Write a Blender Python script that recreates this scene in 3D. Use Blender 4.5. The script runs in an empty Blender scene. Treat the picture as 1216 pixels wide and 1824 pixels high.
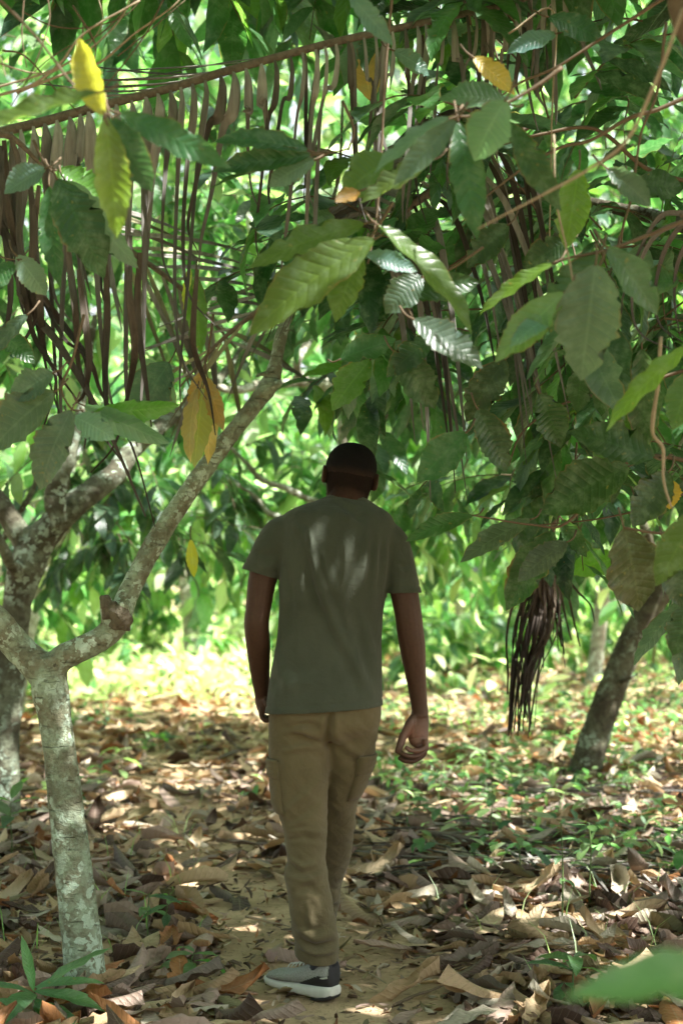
import bpy, bmesh, math, random
import numpy as np
from mathutils import Vector, Matrix, Euler
R = math.radians
random.seed(7); rng = np.random.default_rng(7)
C = bpy.context.scene
COL = C.collection

# ------------------------------------------------------------------ camera, sky, sun, exposure
CAMZ = 1.32; FPX = 2533.0; PITCH = math.atan((1020 - 912) / FPX)
cd = bpy.data.cameras.new('camera'); cam = bpy.data.objects.new('camera', cd); COL.objects.link(cam)
cam.location = (0, 0, CAMZ); cam.rotation_euler = (R(90) + PITCH, 0, 0)
cd.sensor_fit = 'VERTICAL'; cd.sensor_height = 36; cd.lens = 50; cd.clip_end = 2000
cd.dof.use_dof = True; cd.dof.focus_distance = 4.35; cd.dof.aperture_fstop = 2.8
C.camera = cam
SUN_DIR = Vector((0.62, -0.34, 1.02)).normalized()      # towards the sun
w = bpy.data.worlds.new('World'); C.world = w; w.use_nodes = True
nt = w.node_tree; nt.nodes.clear()
sky = nt.nodes.new('ShaderNodeTexSky'); sky.sky_type = 'NISHITA'; sky.sun_disc = False
sky.sun_elevation = math.asin(SUN_DIR.z); sky.sun_rotation = math.atan2(SUN_DIR.x, SUN_DIR.y)
sky.air_density = 1.0; sky.dust_density = 4.0
bg = nt.nodes.new('ShaderNodeBackground'); bg.inputs[1].default_value = 0.13
wo = nt.nodes.new('ShaderNodeOutputWorld')
hs = nt.nodes.new('ShaderNodeHueSaturation'); hs.inputs['Saturation'].default_value = .35
nt.links.new(sky.outputs[0], hs.inputs['Color']); nt.links.new(hs.outputs[0], bg.inputs[0]); nt.links.new(bg.outputs[0], wo.inputs[0])
sd = bpy.data.lights.new('sun', 'SUN'); sun = bpy.data.objects.new('sun', sd); COL.objects.link(sun)
sd.energy = 5.0; sd.angle = R(0.6); sd.color = (1.0, 0.965, 0.91)
sun.rotation_euler = SUN_DIR.to_track_quat('Z', 'Y').to_euler()
C.view_settings.view_transform = 'Standard'; C.view_settings.look = 'None'
C.view_settings.exposure = 2.0; C.view_settings.gamma = 1.0
C.cycles.max_bounces = 7; C.cycles.diffuse_bounces = 4; C.cycles.glossy_bounces = 2
C.cycles.transmission_bounces = 5; C.cycles.caustics_reflective = False; C.cycles.caustics_refractive = False
C.cycles.use_denoising = True
C.cycles.sample_clamp_indirect = 6

# ------------------------------------------------------------------ helpers
def P(px, py, Y):
    """point at ground distance Y whose place in a 1216 x 1824 picture is px, py"""
    a = (px - 608) / FPX; b = (912 - py) / FPX
    d = (a, math.cos(PITCH) - b * math.sin(PITCH), math.sin(PITCH) + b * math.cos(PITCH))
    t = Y / d[1]
    return Vector((d[0] * t, Y, CAMZ + d[2] * t))
def PG(px, py):
    b = (912 - py) / FPX
    d1 = math.cos(PITCH) - b * math.sin(PITCH); d2 = math.sin(PITCH) + b * math.cos(PITCH)
    return P(px, py, -CAMZ / d2 * d1)
def unit(v):
    v = np.asarray(v, float); return v / (np.linalg.norm(v, axis=-1, keepdims=True) + 1e-9)
def vnoise(p, seed=0):
    p = np.asarray(p, float); i = np.floor(p).astype(np.int64); f = p - i; f = f * f * (3 - 2 * f)
    def h(dx, dy, dz):
        n = (i[:, 0] + dx) * 374761393 + (i[:, 1] + dy) * 668265263 + (i[:, 2] + dz) * 1274126177 + seed * 974711
        n = (n ^ (n >> 13)) * 1274126177; n = n & 0x7fffffff
        n = (n ^ (n >> 16)) & 0xffff
        return n / 65535.0
    x, y, z = f[:, 0], f[:, 1], f[:, 2]
    a = h(0,0,0)*(1-x)+h(1,0,0)*x; b = h(0,1,0)*(1-x)+h(1,1,0)*x
    c = h(0,0,1)*(1-x)+h(1,0,1)*x; d = h(0,1,1)*(1-x)+h(1,1,1)*x
    return ((a*(1-y)+b*y)*(1-z)+(c*(1-y)+d*y)*z) * 2 - 1
def fbm(p, seed=0, o=3):
    s = 0; a = 1; p = np.asarray(p, float)
    for k in range(o): s = s + a * vnoise(p * 2**k + 17.3 * k, seed + k); a *= .5
    return s / 1.8
def mesh(name, V, F, uv=None, tint=None, smooth=True):
    V = np.asarray(V, np.float32).reshape(-1, 3); m = bpy.data.meshes.new(name)
    m.vertices.add(len(V)); m.vertices.foreach_set('co', V.ravel())
    if isinstance(F, np.ndarray):
        n, k = F.shape; li = F.astype(np.int32).ravel()
        st = np.arange(n, dtype=np.int32) * k; tot = np.full(n, k, np.int32)
    else:
        tot = np.array([len(f) for f in F], np.int32); li = np.array([i for f in F for i in f], np.int32)
        st = np.concatenate([[0], np.cumsum(tot)[:-1]]).astype(np.int32); n = len(F)
    m.loops.add(len(li)); m.loops.foreach_set('vertex_index', li)
    m.polygons.add(n); m.polygons.foreach_set('loop_start', st); m.polygons.foreach_set('loop_total', tot)
    if smooth: m.polygons.foreach_set('use_smooth', np.ones(n, bool))
    if uv is not None:
        l = m.uv_layers.new(name='UVMap'); l.data.foreach_set('uv', np.asarray(uv, np.float32)[li].ravel())
    if tint is not None:
        t = np.ones((len(V), 4), np.float32); t[:, :3] = tint
        a = m.color_attributes.new('tint', 'FLOAT_COLOR', 'POINT'); a.data.foreach_set('color', t.ravel())
    m.update(calc_edges=True); return m
def obj(name, m, mat=None, parent=None, loc=None):
    if isinstance(m, tuple): m = mesh(name, *m)
    o = bpy.data.objects.new(name, m); COL.objects.link(o)
    if mat is not None:
        if not m.materials: m.materials.append(mat)
    if parent is not None: o.parent = parent
    if loc is not None: o.location = loc
    return o
def tag(o, label=None, cat=None, group=None, kind=None):
    if label: o['label'] = label
    if cat: o['category'] = cat
    if group: o['group'] = group
    if kind: o['kind'] = kind
    return o
def empty(name, loc=(0, 0, 0), **k):
    o = bpy.data.objects.new(name, None); COL.objects.link(o); o.location = loc; o.empty_display_size = .1
    return tag(o, **k)
def join(parts):
    Vs = []; Fs = []; n = 0
    for V, F in parts:
        Vs.append(np.asarray(V, float).reshape(-1, 3)); Fs += [tuple(i + n for i in f) for f in F]; n += len(Vs[-1])
    return np.vstack(Vs), Fs
def loft(rings, n=20, cap=True):
    """rings: (centre, axis_a, axis_b, ra, rb, power)"""
    V = []; F = []
    th = np.linspace(0, 2 * math.pi, n, endpoint=False)
    for r in rings:
        c, a, b, ra, rb = r[:5]; p = r[5] if len(r) > 5 else 2.0
        cs, sn = np.cos(th), np.sin(th)
        x = np.sign(cs) * np.abs(cs) ** (2 / p) * ra; y = np.sign(sn) * np.abs(sn) ** (2 / p) * rb
        V.append(np.asarray(c)[None] + x[:, None] * np.asarray(a)[None] + y[:, None] * np.asarray(b)[None])
    V = np.vstack(V); m = len(rings)
    for j in range(m - 1):
        for i in range(n):
            F.append((j*n+i, j*n+(i+1) % n, (j+1)*n+(i+1) % n, (j+1)*n+i))
    if cap:
        F.append(tuple(range(n))[::-1]); F.append(tuple((m-1)*n+i for i in range(n)))
    return V, F
def catmull(pts, k=6):
    P_ = [np.asarray(p, float) for p in pts]; P_ = [2*P_[0]-P_[1]] + P_ + [2*P_[-1]-P_[-2]]
    out = []
    for i in range(1, len(P_) - 2):
        a, b, c, d = P_[i-1:i+3]
        for t in np.linspace(0, 1, k, endpoint=False):
            out.append(.5*((2*b)+(-a+c)*t+(2*a-5*b+4*c-d)*t*t+(-a+3*b-3*c+d)*t**3))
    out.append(P_[-2]); return np.array(out)
def tube(pts, rad, n=12, k=6, cap=True, flat=1.0, up=None):
    """pts with radii, smoothed"""
    q = catmull([list(p) + [r] for p, r in zip(pts, rad)], k)
    p = q[:, :3]; r = np.maximum(q[:, 3], 1e-4)
    t = unit(np.gradient(p, axis=0)); u = np.array(up if up is not None else [0.3, -1, 0.1], float)
    rings = []
    for i in range(len(p)):
        a = u - t[i] * np.dot(u, t[i])
        if np.linalg.norm(a) < 1e-4: a = np.cross(t[i], [1, 0, 0])
        a = unit(a); b = np.cross(t[i], a); u = a
        rings.append((p[i], a, b, r[i], r[i] * flat))
    return loft(rings, n, cap)
def remesh(parts, voxel, smooth=4, fac=.5):
    V, F = join(parts) if isinstance(parts, list) else parts
    m = mesh('tmp', V, F); o = bpy.data.objects.new('tmp', m); COL.objects.link(o)
    bm = bmesh.new(); bm.from_mesh(m); bmesh.ops.recalc_face_normals(bm, faces=bm.faces); bm.to_mesh(m); bm.free()
    md = o.modifiers.new('r', 'REMESH'); md.mode = 'VOXEL'; md.voxel_size = voxel; md.use_smooth_shade = True
    if smooth:
        sm = o.modifiers.new('s', 'SMOOTH'); sm.iterations = smooth; sm.factor = fac
    dg = bpy.context.evaluated_depsgraph_get(); dg.update()
    me = bpy.data.meshes.new_from_object(o.evaluated_get(dg))
    bpy.data.objects.remove(o); bpy.data.meshes.remove(m); return me
def getV(m):
    a = np.empty(len(m.vertices) * 3, np.float32); m.vertices.foreach_get('co', a); return a.reshape(-1, 3).astype(float)
def getN(m):
    a = np.empty(len(m.vertices) * 3, np.float32); m.vertex_normals.foreach_get('vector', a); return a.reshape(-1, 3).astype(float)
def setV(m, V):
    m.vertices.foreach_set('co', np.asarray(V, np.float32).ravel()); m.update()
def settint(m, t):
    q = np.ones((len(m.vertices), 4), np.float32); q[:, :3] = t
    a = m.color_attributes.new('tint', 'FLOAT_COLOR', 'POINT'); a.data.foreach_set('color', q.ravel())

# ------------------------------------------------------------------ materials
class NT:
    def __init__(s, name):
        s.m = bpy.data.materials.new(name); s.m.use_nodes = True; s.t = s.m.node_tree; s.t.nodes.clear()
        s.out = s.n('ShaderNodeOutputMaterial')
    def n(s, typ, **k):
        x = s.t.nodes.new(typ)
        for a, b in k.items(): setattr(x, a, b)
        return x
    def l(s, a, b): s.t.links.new(a, b)
    def put(s, sock, v):
        if hasattr(v, 'links'): s.l(v, sock)
        else:
            if isinstance(v, (tuple, list)) and len(v) == 3 and sock.type == 'RGBA': v = (*v, 1)
            sock.default_value = v
    def math(s, op, a, b=None, c=None, clamp=False):
        x = s.n('ShaderNodeMath', operation=op, use_clamp=clamp); s.put(x.inputs[0], a)
        if b is not None: s.put(x.inputs[1], b)
        if c is not None: s.put(x.inputs[2], c)
        return x.outputs[0]
    def mix(s, f, a, b, mode='MIX'):
        x = s.n('ShaderNodeMix', data_type='RGBA', blend_type=mode); s.put(x.inputs[0], f); s.put(x.inputs[6], a); s.put(x.inputs[7], b)
        return x.outputs[2]
    def noise(s, vec, scale, detail=3, rough=.5, dist=0):
        x = s.n('ShaderNodeTexNoise'); s.put(x.inputs['Scale'], scale); x.inputs['Detail'].default_value = detail
        x.inputs['Roughness'].default_value = rough; x.inputs['Distortion'].default_value = dist
        if vec is not None: s.l(vec, x.inputs['Vector'])
        return x.outputs['Fac']
    def ramp(s, f, lo, hi):
        x = s.n('ShaderNodeMapRange'); x.interpolation_type = 'SMOOTHSTEP'; s.put(x.inputs[0], f); x.inputs[1].default_value = lo; x.inputs[2].default_value = hi
        return x.outputs[0]
    def bump(s, h, strength=.5, dist=.01, nrm=None):
        x = s.n('ShaderNodeBump'); x.inputs['Strength'].default_value = strength; x.inputs['Distance'].default_value = dist; s.put(x.inputs['Height'], h)
        if nrm is not None: s.l(nrm, x.inputs['Normal'])
        return x.outputs[0]
    def coord(s): return s.n('ShaderNodeTexCoord').outputs['Object']
    def tint(s): return s.n('ShaderNodeVertexColor', layer_name='tint').outputs['Color']
    def bsdf(s, col, rough=.7, nrm=None, spec=.5, **k):
        x = s.n('ShaderNodeBsdfPrincipled'); s.put(x.inputs['Base Color'], col); s.put(x.inputs['Roughness'], rough)
        s.put(x.inputs['Specular IOR Level'], spec)
        if nrm is not None: s.l(nrm, x.inputs['Normal'])
        for a, b in k.items(): s.put(x.inputs[a.replace('_', ' ')], b)
        return x.outputs[0]
    def done(s, sh): s.l(sh, s.out.inputs[0]); return s.m

def leaf_mat(name, trans, rough, tgain, tshift, dry=False):
    s = NT(name); uvn = s.n('ShaderNodeUVMap', uv_map='UVMap'); sep = s.n('ShaderNodeSeparateXYZ'); s.l(uvn.outputs[0], sep.inputs[0])
    u = s.math('ABSOLUTE', s.math('MULTIPLY_ADD', sep.outputs[0], 2.0, -1.0)); v = sep.outputs[1]
    ph = s.math('MULTIPLY', s.math('SUBTRACT', v, s.math('MULTIPLY', u, .13)), 12.0)
    fr = s.math('ABSOLUTE', s.math('SUBTRACT', s.math('FRACT', ph), .5))        # .5 at a vein
    vein = s.ramp(fr, .455, .49); mid = s.ramp(u, .07, .03)
    vm = s.math('MAXIMUM', vein, mid, clamp=True)
    co = s.coord(); t = s.tint()
    n1 = s.noise(co, 9, 3); n2 = s.noise(co, 60, 2)
    col = s.mix(s.math('MULTIPLY', s.ramp(n1, .35, .75), .45), t, s.mix(1.0, t, (.62, .6, .5), 'MULTIPLY'))
    spots = s.ramp(n2, .69, .75)
    if dry:
        col = s.mix(s.math('MULTIPLY', spots, .6), col, (.05, .032, .02)); col = s.mix(s.math('MULTIPLY', vm, .3), col, (.34, .27, .19))
    else:
        edge = s.math('MULTIPLY', s.ramp(s.math('ADD', u, s.math('MULTIPLY', n1, .6)), 1.22, 1.42), .7)
        col = s.mix(s.math('MULTIPLY', spots, .45), col, (.20, .15, .04)); col = s.mix(edge, col, (.18, .09, .03))
        col = s.mix(s.math('MULTIPLY', vm, .3), col, s.mix(1.0, t, (1.7, 1.6, 1.6), 'MULTIPLY'))
        # dust and dead film that lies on the upper face
        col = s.mix(s.math('MULTIPLY', s.ramp(s.noise(co, 23, 4, .7), .42, .75), .28), col, (.2, .27, .22))
    h = s.math('ADD', s.math('MULTIPLY', s.math('POWER', s.math('MULTIPLY', fr, 2.0), 3.0), -.5), s.math('ADD', s.math('MULTIPLY', n2, .5), s.math('MULTIPLY', s.noise(co, 25, 3, .6), .9)))
    b = s.bump(h, .38 if not dry else .6, .006)
    p = s.bsdf(col, rough, b, .5)
    if dry and trans == 0: return s.done(p)
    tr = s.n('ShaderNodeBsdfTranslucent'); s.l(s.mix(1.0, s.mix(1.0, col, tshift, 'MULTIPLY'), (tgain, tgain, tgain), 'MULTIPLY'), tr.inputs[0]); s.l(b, tr.inputs[1])
    mx = s.n('ShaderNodeMixShader'); mx.inputs[0].default_value = trans; s.l(p, mx.inputs[1]); s.l(tr.outputs[0], mx.inputs[2])
    return s.done(mx.outputs[0])
M = {}
M['leaf'] = leaf_mat('green_leaf', .40, .36, 3.0, (1.15, 1.3, .65))
M['leaf_far'] = leaf_mat('brightened_far_leaf', .5, .42, 3.6, (1.2, 1.2, .85))  # extra translucence and gain brighten background leaves so they look sunlit
M['dry'] = leaf_mat('dead_leaf', .10, .62, 1.6, (1.2, .9, .6), True)

def bark(name, c1, c2, lich, amt, sc=1.0, b=.6):
    s = NT(name); co = s.coord(); n = s.noise(co, 7*sc, 5, .6); n2 = s.noise(co, 34*sc, 4, .6)
    col = s.mix(s.ramp(n, .38, .62), c1, c2); col = s.mix(s.math('MULTIPLY', s.ramp(n2, .45, .7), .5), col, tuple(x*.45 for x in c1))
    vo = s.n('ShaderNodeTexVoronoi'); vo.inputs['Scale'].default_value = 15*sc
    dn = s.n('ShaderNodeTexNoise'); dn.inputs['Scale'].default_value = 22*sc; s.l(co, dn.inputs['Vector'])
    va = s.n('ShaderNodeVectorMath', operation='MULTIPLY_ADD'); s.l(dn.outputs['Color'], va.inputs[0]); va.inputs[1].default_value = (.13/sc,)*3; s.l(co, va.inputs[2]); s.l(va.outputs[0], vo.inputs['Vector'])
    lm = s.math('MULTIPLY', s.ramp(vo.outputs['Distance'], .5, .40), s.ramp(s.noise(co, 4.5*sc, 3), amt + .08, amt - .04), clamp=True)
    lm2 = s.ramp(s.noise(co, 16*sc, 5, .65, .4), .6, .66)
    col = s.mix(s.math('MULTIPLY', lm, s.ramp(n2, .2, .5)), col, lich); col = s.mix(s.math('MULTIPLY', lm2, .55), col, tuple(x * .85 for x in lich))
    dk = s.ramp(s.noise(co, 11*sc, 4, .7, .6), .66, .72); col = s.mix(s.math('MULTIPLY', dk, .75), col, (.05, .04, .028))
    mp = s.n('ShaderNodeMapping'); mp.inputs['Scale'].default_value = (8 * sc, 8 * sc, 60 * sc); s.l(co, mp.inputs[0]); ring = s.noise(mp.outputs[0], 1.0, 4, .6, .5)
    crk = s.ramp(ring, .62, .70); col = s.mix(s.math('MULTIPLY', crk, .6), col, tuple(x * .4 for x in c1))
    br = s.ramp(s.noise(co, 5.2*sc, 5, .62, .3), .53, .60); col = s.mix(s.math('MULTIPLY', br, .55), col, tuple(x * .62 for x in c1))
    h = s.math('ADD', n2, s.math('MULTIPLY', crk, -.7)); h = s.math('ADD', h, s.math('MULTIPLY', s.noise(co, 120*sc, 3), .3))
    return s.done(s.bsdf(col, .85, s.bump(h, b, .012), .2))
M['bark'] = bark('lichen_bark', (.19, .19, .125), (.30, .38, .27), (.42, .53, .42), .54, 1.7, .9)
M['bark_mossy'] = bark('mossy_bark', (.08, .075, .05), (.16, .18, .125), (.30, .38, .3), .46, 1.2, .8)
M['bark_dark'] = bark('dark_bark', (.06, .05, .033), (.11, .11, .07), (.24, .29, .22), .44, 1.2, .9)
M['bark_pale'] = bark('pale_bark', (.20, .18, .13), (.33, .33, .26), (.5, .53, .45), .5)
def plain(name, col, rough=.7, nsc=40, namt=.4, bs=.3, bd=.003, spec=.4, tinted=False, vec=(1, 1, 1), sss=0):
    s = NT(name); co = s.coord()
    if vec != (1, 1, 1):
        mp = s.n('ShaderNodeMapping'); mp.inputs['Scale'].default_value = vec; s.l(co, mp.inputs[0]); co = mp.outputs[0]
    n = s.noise(co, nsc, 4, .6); c = s.tint() if tinted else col
    c2 = s.mix(s.math('MULTIPLY', s.ramp(n, .35, .7), namt), c, s.mix(1.0, c, (.45, .42, .4), 'MULTIPLY'))
    k = {}
    if sss: k = dict(Subsurface_Weight=sss, Subsurface_Scale=.01)
    return s.done(s.bsdf(c2, rough, s.bump(n, bs, bd), spec, **k))
M['twig'] = plain('brown_twig', (.12, .085, .05), .8, 60)
M['vine'] = plain('pale_vine', (.30, .24, .16), .8, 60)
M['stem'] = plain('green_stem', (.09, .14, .04), .6, 60)
M['stub'] = plain('broken_wood', (.17, .15, .11), .9, 45, .7, 1.0, .02, .1)
M['palm'] = plain('dead_palm_leaflet', (.2, .16, .12), .75, 70, .55, .5, .003, .3, True, (1, 1, .12))
M['rachis'] = plain('palm_midrib', (.17, .135, .10), .75, 80, .7, .8, .004)

# ------------------------------------------------------------------ leaves
def leaf_proto(nu, nv, droop=.5, cup=.2, wave=.02, wf=3, twist=0., seed=0, wid=.175, curl=0., ragged=0.):
    r = np.random.default_rng(seed); v = np.linspace(0, 1, nv + 1); u = np.linspace(-1, 1, nu + 1)
    U, Vv = np.meshgrid(u, v)
    pr = np.sin(math.pi * np.clip(v, 0, 1) ** .92) ** .72 * (1 - .28 * np.abs(v - .5)); pr = pr * np.where(v > .86, 1 - (v - .86) * 3.2, 1)
    pr = np.clip(pr, 0.015, None); pr[0] = .02; pr[-1] = .0
    Wd = np.outer(pr * wid, np.ones(nu + 1))
    if nv > 9:      # scalloped, nibbled margin
        for sd_ in (0, nu):
            e = 1 + .045 * np.sin(2 * math.pi * 11 * v + r.random() * 6) + .05 * r.normal(size=nv + 1)
            for _ in range(r.integers(0, 3)):
                c0 = r.uniform(.2, .9); e -= r.uniform(.15, .5) * np.exp(-((v - c0) / r.uniform(.015, .05)) ** 2)
            Wd[:, sd_] *= np.clip(e, .3, 1.15)
    if ragged:
        for sd_ in (0, nu):
            Wd[:, sd_] *= 1 - ragged * r.random(nv + 1)
    s_ = U * Wd; ang = droop * Vv ** 1.3; dl = 1 / nv
    cy = np.concatenate([[0], np.cumsum(np.cos(droop * ((v[:-1] + v[1:]) / 2) ** 1.3) * dl)])
    cz = np.concatenate([[0], -np.cumsum(np.sin(droop * ((v[:-1] + v[1:]) / 2) ** 1.3) * dl)])
    ca = cup * np.abs(U); lz = np.abs(s_) * np.sin(ca) * 1.0 + wave * np.sin(2*math.pi*wf*Vv + np.sign(U)*.9 + r.random()*6) * np.abs(U)**1.5 * np.minimum(1, 4*Vv*(1-Vv)+.2)
    if curl: lz = lz + curl * np.abs(U) ** 2 * wid * (1 + .5*np.sin(5*Vv + r.random()*6)); s_ = s_ * (1 - .25 * abs(curl) * np.abs(U))
    s_ = s_ * np.cos(ca)
    tw = twist * Vv; x = s_ * np.cos(tw) - lz * np.sin(tw); zz = s_ * np.sin(tw) + lz * np.cos(tw)
    nx = np.sin(ang); nz = np.cos(ang)
    X = x; Y = cy[:, None] + zz * nx; Z = cz[:, None] + zz * nz
    V3 = np.stack([X, Y, Z], -1).reshape(-1, 3); uv = np.stack([(U + 1) / 2, Vv], -1).reshape(-1, 2)
    F = np.array([[j*(nu+1)+i, j*(nu+1)+i+1, (j+1)*(nu+1)+i+1, (j+1)*(nu+1)+i] for j in range(nv) for i in range(nu)])
    return V3, F, uv
def protos(nu, nv, dry=False):
    L = []
    for k in range(10):
        r = random.Random(k * 13 + (99 if dry else 0))
        if dry: L.append(leaf_proto(nu, nv, r.uniform(-.45, .45) if k % 4 else r.choice([-.7, .7]), r.uniform(-.2, .4), r.uniform(.012, .035), r.choice([2, 3, 4]), r.uniform(-.5, .5), k, r.uniform(.16, .22), r.uniform(-.3, .5) if k % 3 else r.choice([-.7, .8]), r.choice([0, .15, .35, .5])))
        else: L.append(leaf_proto(nu, nv, r.uniform(.15, 1.1), r.uniform(.05, .4), r.uniform(.008, .022), r.choice([3, 4, 5]), r.uniform(-.4, .4), k, r.uniform(.15, .195) * (1.22 if nu == 2 else 1), 0, r.choice([0, 0, .12])))
    return L
G_HI, G_MID, G_LO = protos(6, 14), protos(4, 7), protos(2, 4)
D_HI, D_MID, D_LO = protos(6, 12, True), protos(4, 6, True), protos(2, 3, True)
class Leaves:
    def __init__(s): s.o = []; s.a = []; s.n = []; s.s = []; s.t = []; s.k = []
    def add(s, o, a, n, size, tint, k=None):
        s.o.append(o); s.a.append(a); s.n.append(n); s.s.append(size); s.t.append(tint); s.k.append(random.randrange(10) if k is None else k)
    def keep(s, fn):
        o = np.array(s.o); m = fn(o)
        for f in ('o', 'a', 'n', 's', 't', 'k'): setattr(s, f, [x for x, q in zip(getattr(s, f), m) if q])
    def build(s, pro):
        o = np.array([tuple(x) for x in s.o], float); a = unit(np.array([tuple(x) for x in s.a], float)); n = np.array([tuple(x) for x in s.n], float)
        x = unit(np.cross(a, n)); n = np.cross(x, a); sz = np.array(s.s)[:, None]; t = np.array(s.t); k = np.array(s.k)
        Vs = []; Fs = []; us = []; ts = []; base = 0
        for i, (pv, pf, pu) in enumerate(pro):
            m = k == i; c = m.sum()
            if not c: continue
            W = o[m][:, None] + sz[m][:, None] * (pv[None, :, 0:1] * x[m][:, None] + pv[None, :, 1:2] * a[m][:, None] + pv[None, :, 2:3] * n[m][:, None])
            Vs.append(W.reshape(-1, 3)); nvv = len(pv)
            Fs.append((pf[None] + (np.arange(c) * nvv)[:, None, None] + base).reshape(-1, 4)); base += c * nvv
            us.append(np.tile(pu, (c, 1))); ts.append(np.repeat(t[m], nvv, 0))
        return np.vstack(Vs), np.vstack(Fs), np.vstack(us), np.vstack(ts)
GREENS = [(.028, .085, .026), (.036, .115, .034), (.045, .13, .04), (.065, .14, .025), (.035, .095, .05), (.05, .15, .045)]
DARKS = [(.014, .045, .018), (.02, .058, .022), (.026, .07, .024), (.02, .055, .03)]  # greens darkened, mostly to deepen the leaf masses in shade
DUST_SHEEN = [(.07, .13, .10), (.09, .15, .12), (.06, .11, .085)]  # greyed for dust and for pale sky sheen put into the tint
BRIGHT = [(.15, .24, .10), (.20, .29, .15), (.26, .34, .22), (.12, .21, .08)]  # greens lightened in the tint to make background foliage look sunlit
def pick(L, v=.2):
    c = random.choice(L); f = random.uniform(1 - v, 1 + v); return tuple(x * f for x in c)
def rdir(): 
    v = rng.normal(size=3); return v / np.linalg.norm(v)
def spray(L, T, o, d, length, nl, size, pal, sag=.5, r0=.004):
    """one drooping leafy twig: twig tube into T, leaves into L"""
    o = np.array(o, float); d = unit(d); pts = [o]; p = o.copy(); dd = d.copy(); k = 4
    for i in range(k):
        dd = unit(dd + np.array([0, 0, -sag * .35]) + rdir() * .15); p = p + dd * length / k; pts.append(p.copy())
    if T is not None: T.append(tube(pts, [r0, r0*.85, r0*.7, r0*.55, r0*.4], 5, 2))
    for j in range(nl):
        t = .25 + .75 * (j + random.random() * .6) / nl; q = min(t, .999) * k; i = int(q); base = pts[i] * (1 - (q - i)) + pts[i + 1] * (q - i)
        td = unit(pts[i + 1] - pts[i]); side = unit(np.cross(td, [0, 0, 1])) * (1 if j % 2 else -1)
        a = unit(td * random.uniform(.3, 1.0) + side * random.uniform(.3, 1.1) + np.array([0, 0, random.uniform(.15, -.75)]) + rdir() * .25)
        n = unit(np.array([0, 0, 1.0]) + rdir() * .45 + a * .1)
        L.add(base, a, n, size * random.uniform(.65, 1.2), pick(pal))

# ------------------------------------------------------------------ ground
PATHP = np.array([[3.0, .12], [4.1, .08], [4.6, .0], [5.3, -.18], [6.1, -.42], [7.2, -.72], [8.8, -1.1], [11, -1.5], [60, -6]])
def path_x(y): return np.interp(y, PATHP[:, 0], PATHP[:, 1])
def gh(x, y):
    x = np.atleast_1d(np.asarray(x, float)); y = np.atleast_1d(np.asarray(y, float)); p = np.stack([x, y, x * 0], -1)
    d = np.clip((np.abs(x - path_x(y)) - .2) / .6, 0, 1)
    return d * (.03 + .035 * fbm(p * .8, 3)) + .008 * fbm(p * 5, 5) * (.3 + d) - .008 + np.clip(y - 24, 0, 60) * .012
def gh1(x, y): return float(gh(x, y)[0])
gy = np.concatenate([np.linspace(-40, 3, 14), np.linspace(3.2, 12, 150), np.linspace(12.4, 40, 60), np.linspace(45, 420, 16)])
gx = np.concatenate([np.linspace(-260, -14, 10), np.linspace(-13, -4.2, 16), np.linspace(-4, 4, 121), np.linspace(4.2, 13, 16), np.linspace(14, 260, 10)])
GX, GY = np.meshgrid(gx, gy); GV = np.stack([GX.ravel(), GY.ravel(), gh(GX.ravel(), GY.ravel())], -1)
nxg = len(gx); ii, jj = np.meshgrid(np.arange(nxg - 1), np.arange(len(gy) - 1)); b0 = (jj * nxg + ii).ravel()
GF = np.stack([b0, b0 + 1, b0 + nxg + 1, b0 + nxg], -1)
s = NT('sandy_soil'); co = s.coord(); n = s.noise(co, 2.2, 6, .6); n2 = s.noise(co, 38, 5, .65)
col = s.mix(s.ramp(n, .35, .65), (.34, .24, .145), (.48, .355, .225)); col = s.mix(s.math('MULTIPLY', s.ramp(n2, .5, .72), .7), col, (.11, .08, .045))
col = s.mix(s.math('MULTIPLY', s.ramp(s.noise(co, 9, 4), .6, .72), .5), col, (.13, .095, .05))
M['soil'] = s.done(s.bsdf(col, .95, s.bump(s.math('ADD', n2, s.math('MULTIPLY', s.noise(co, 160, 3), .4)), .8, .012), .15))
tag(obj('ground', (GV, GF), M['soil']), kind='structure')

DRY = [('tan', (.36, .25, .14)), ('pinkish grey', (.32, .235, .19)), ('dark brown', (.075, .042, .027)), ('orange brown', (.30, .13, .045)),
       ('olive', (.17, .15, .07)), ('pale grey', (.40, .36, .28)), ('greyish brown', (.15, .115, .09)), ('pale tan', (.48, .37, .23))]
DW = [.20, .19, .14, .05, .04, .15, .10, .13]
def litter_ok(x, y):
    d = abs(x - path_x(y)); m = 1.0
    if y < 9.5:
        m = min(1, max(.12 if y < 6.3 else .3, (d - (.2 if y < 6.3 else .12)) / .26))
        if y < 4.85 and x < .5: m = min(1, max(.06, (d - .22) / .3))
        m *= 1.0 if fbm([[x * 1.7, y * 1.7, 0]], 11)[0] > -.35 else .35
    return random.random() < m
cand = []
def scatter(n, y0, y1, xw, lay):
    for _ in range(n):
        y = random.uniform(y0, y1); x = random.uniform(-xw(y), xw(y))
        if not litter_ok(x, y): continue
        if -.36 < x < .10 and 4.28 < y < 4.72: continue      # the shoe stands here on bare soil
        c = random.choices(range(len(DRY)), DW)[0]; f = random.uniform(.7, 1.2)
        if y > 9 and random.random() < .45: c = random.choice([0, 3, 7, 7])
        z = gh1(x, y) + random.uniform(.004, .012 + lay)
        a = unit([math.cos(q := random.uniform(0, 6.283)), math.sin(q), random.gauss(0, .12)]); nn = unit(np.array([0, 0, 1 if random.random() < .6 else -1]) + rdir() * random.choice([.05, .08, .12, .18, .35]))
        cand.append((y, x, z, a, nn, random.uniform(.07, .2) if random.random() < .6 else random.uniform(.2, .3), c, f))
scatter(5200, 3.3, 7.5, lambda y: .27 * y + .7, .04)
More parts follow.
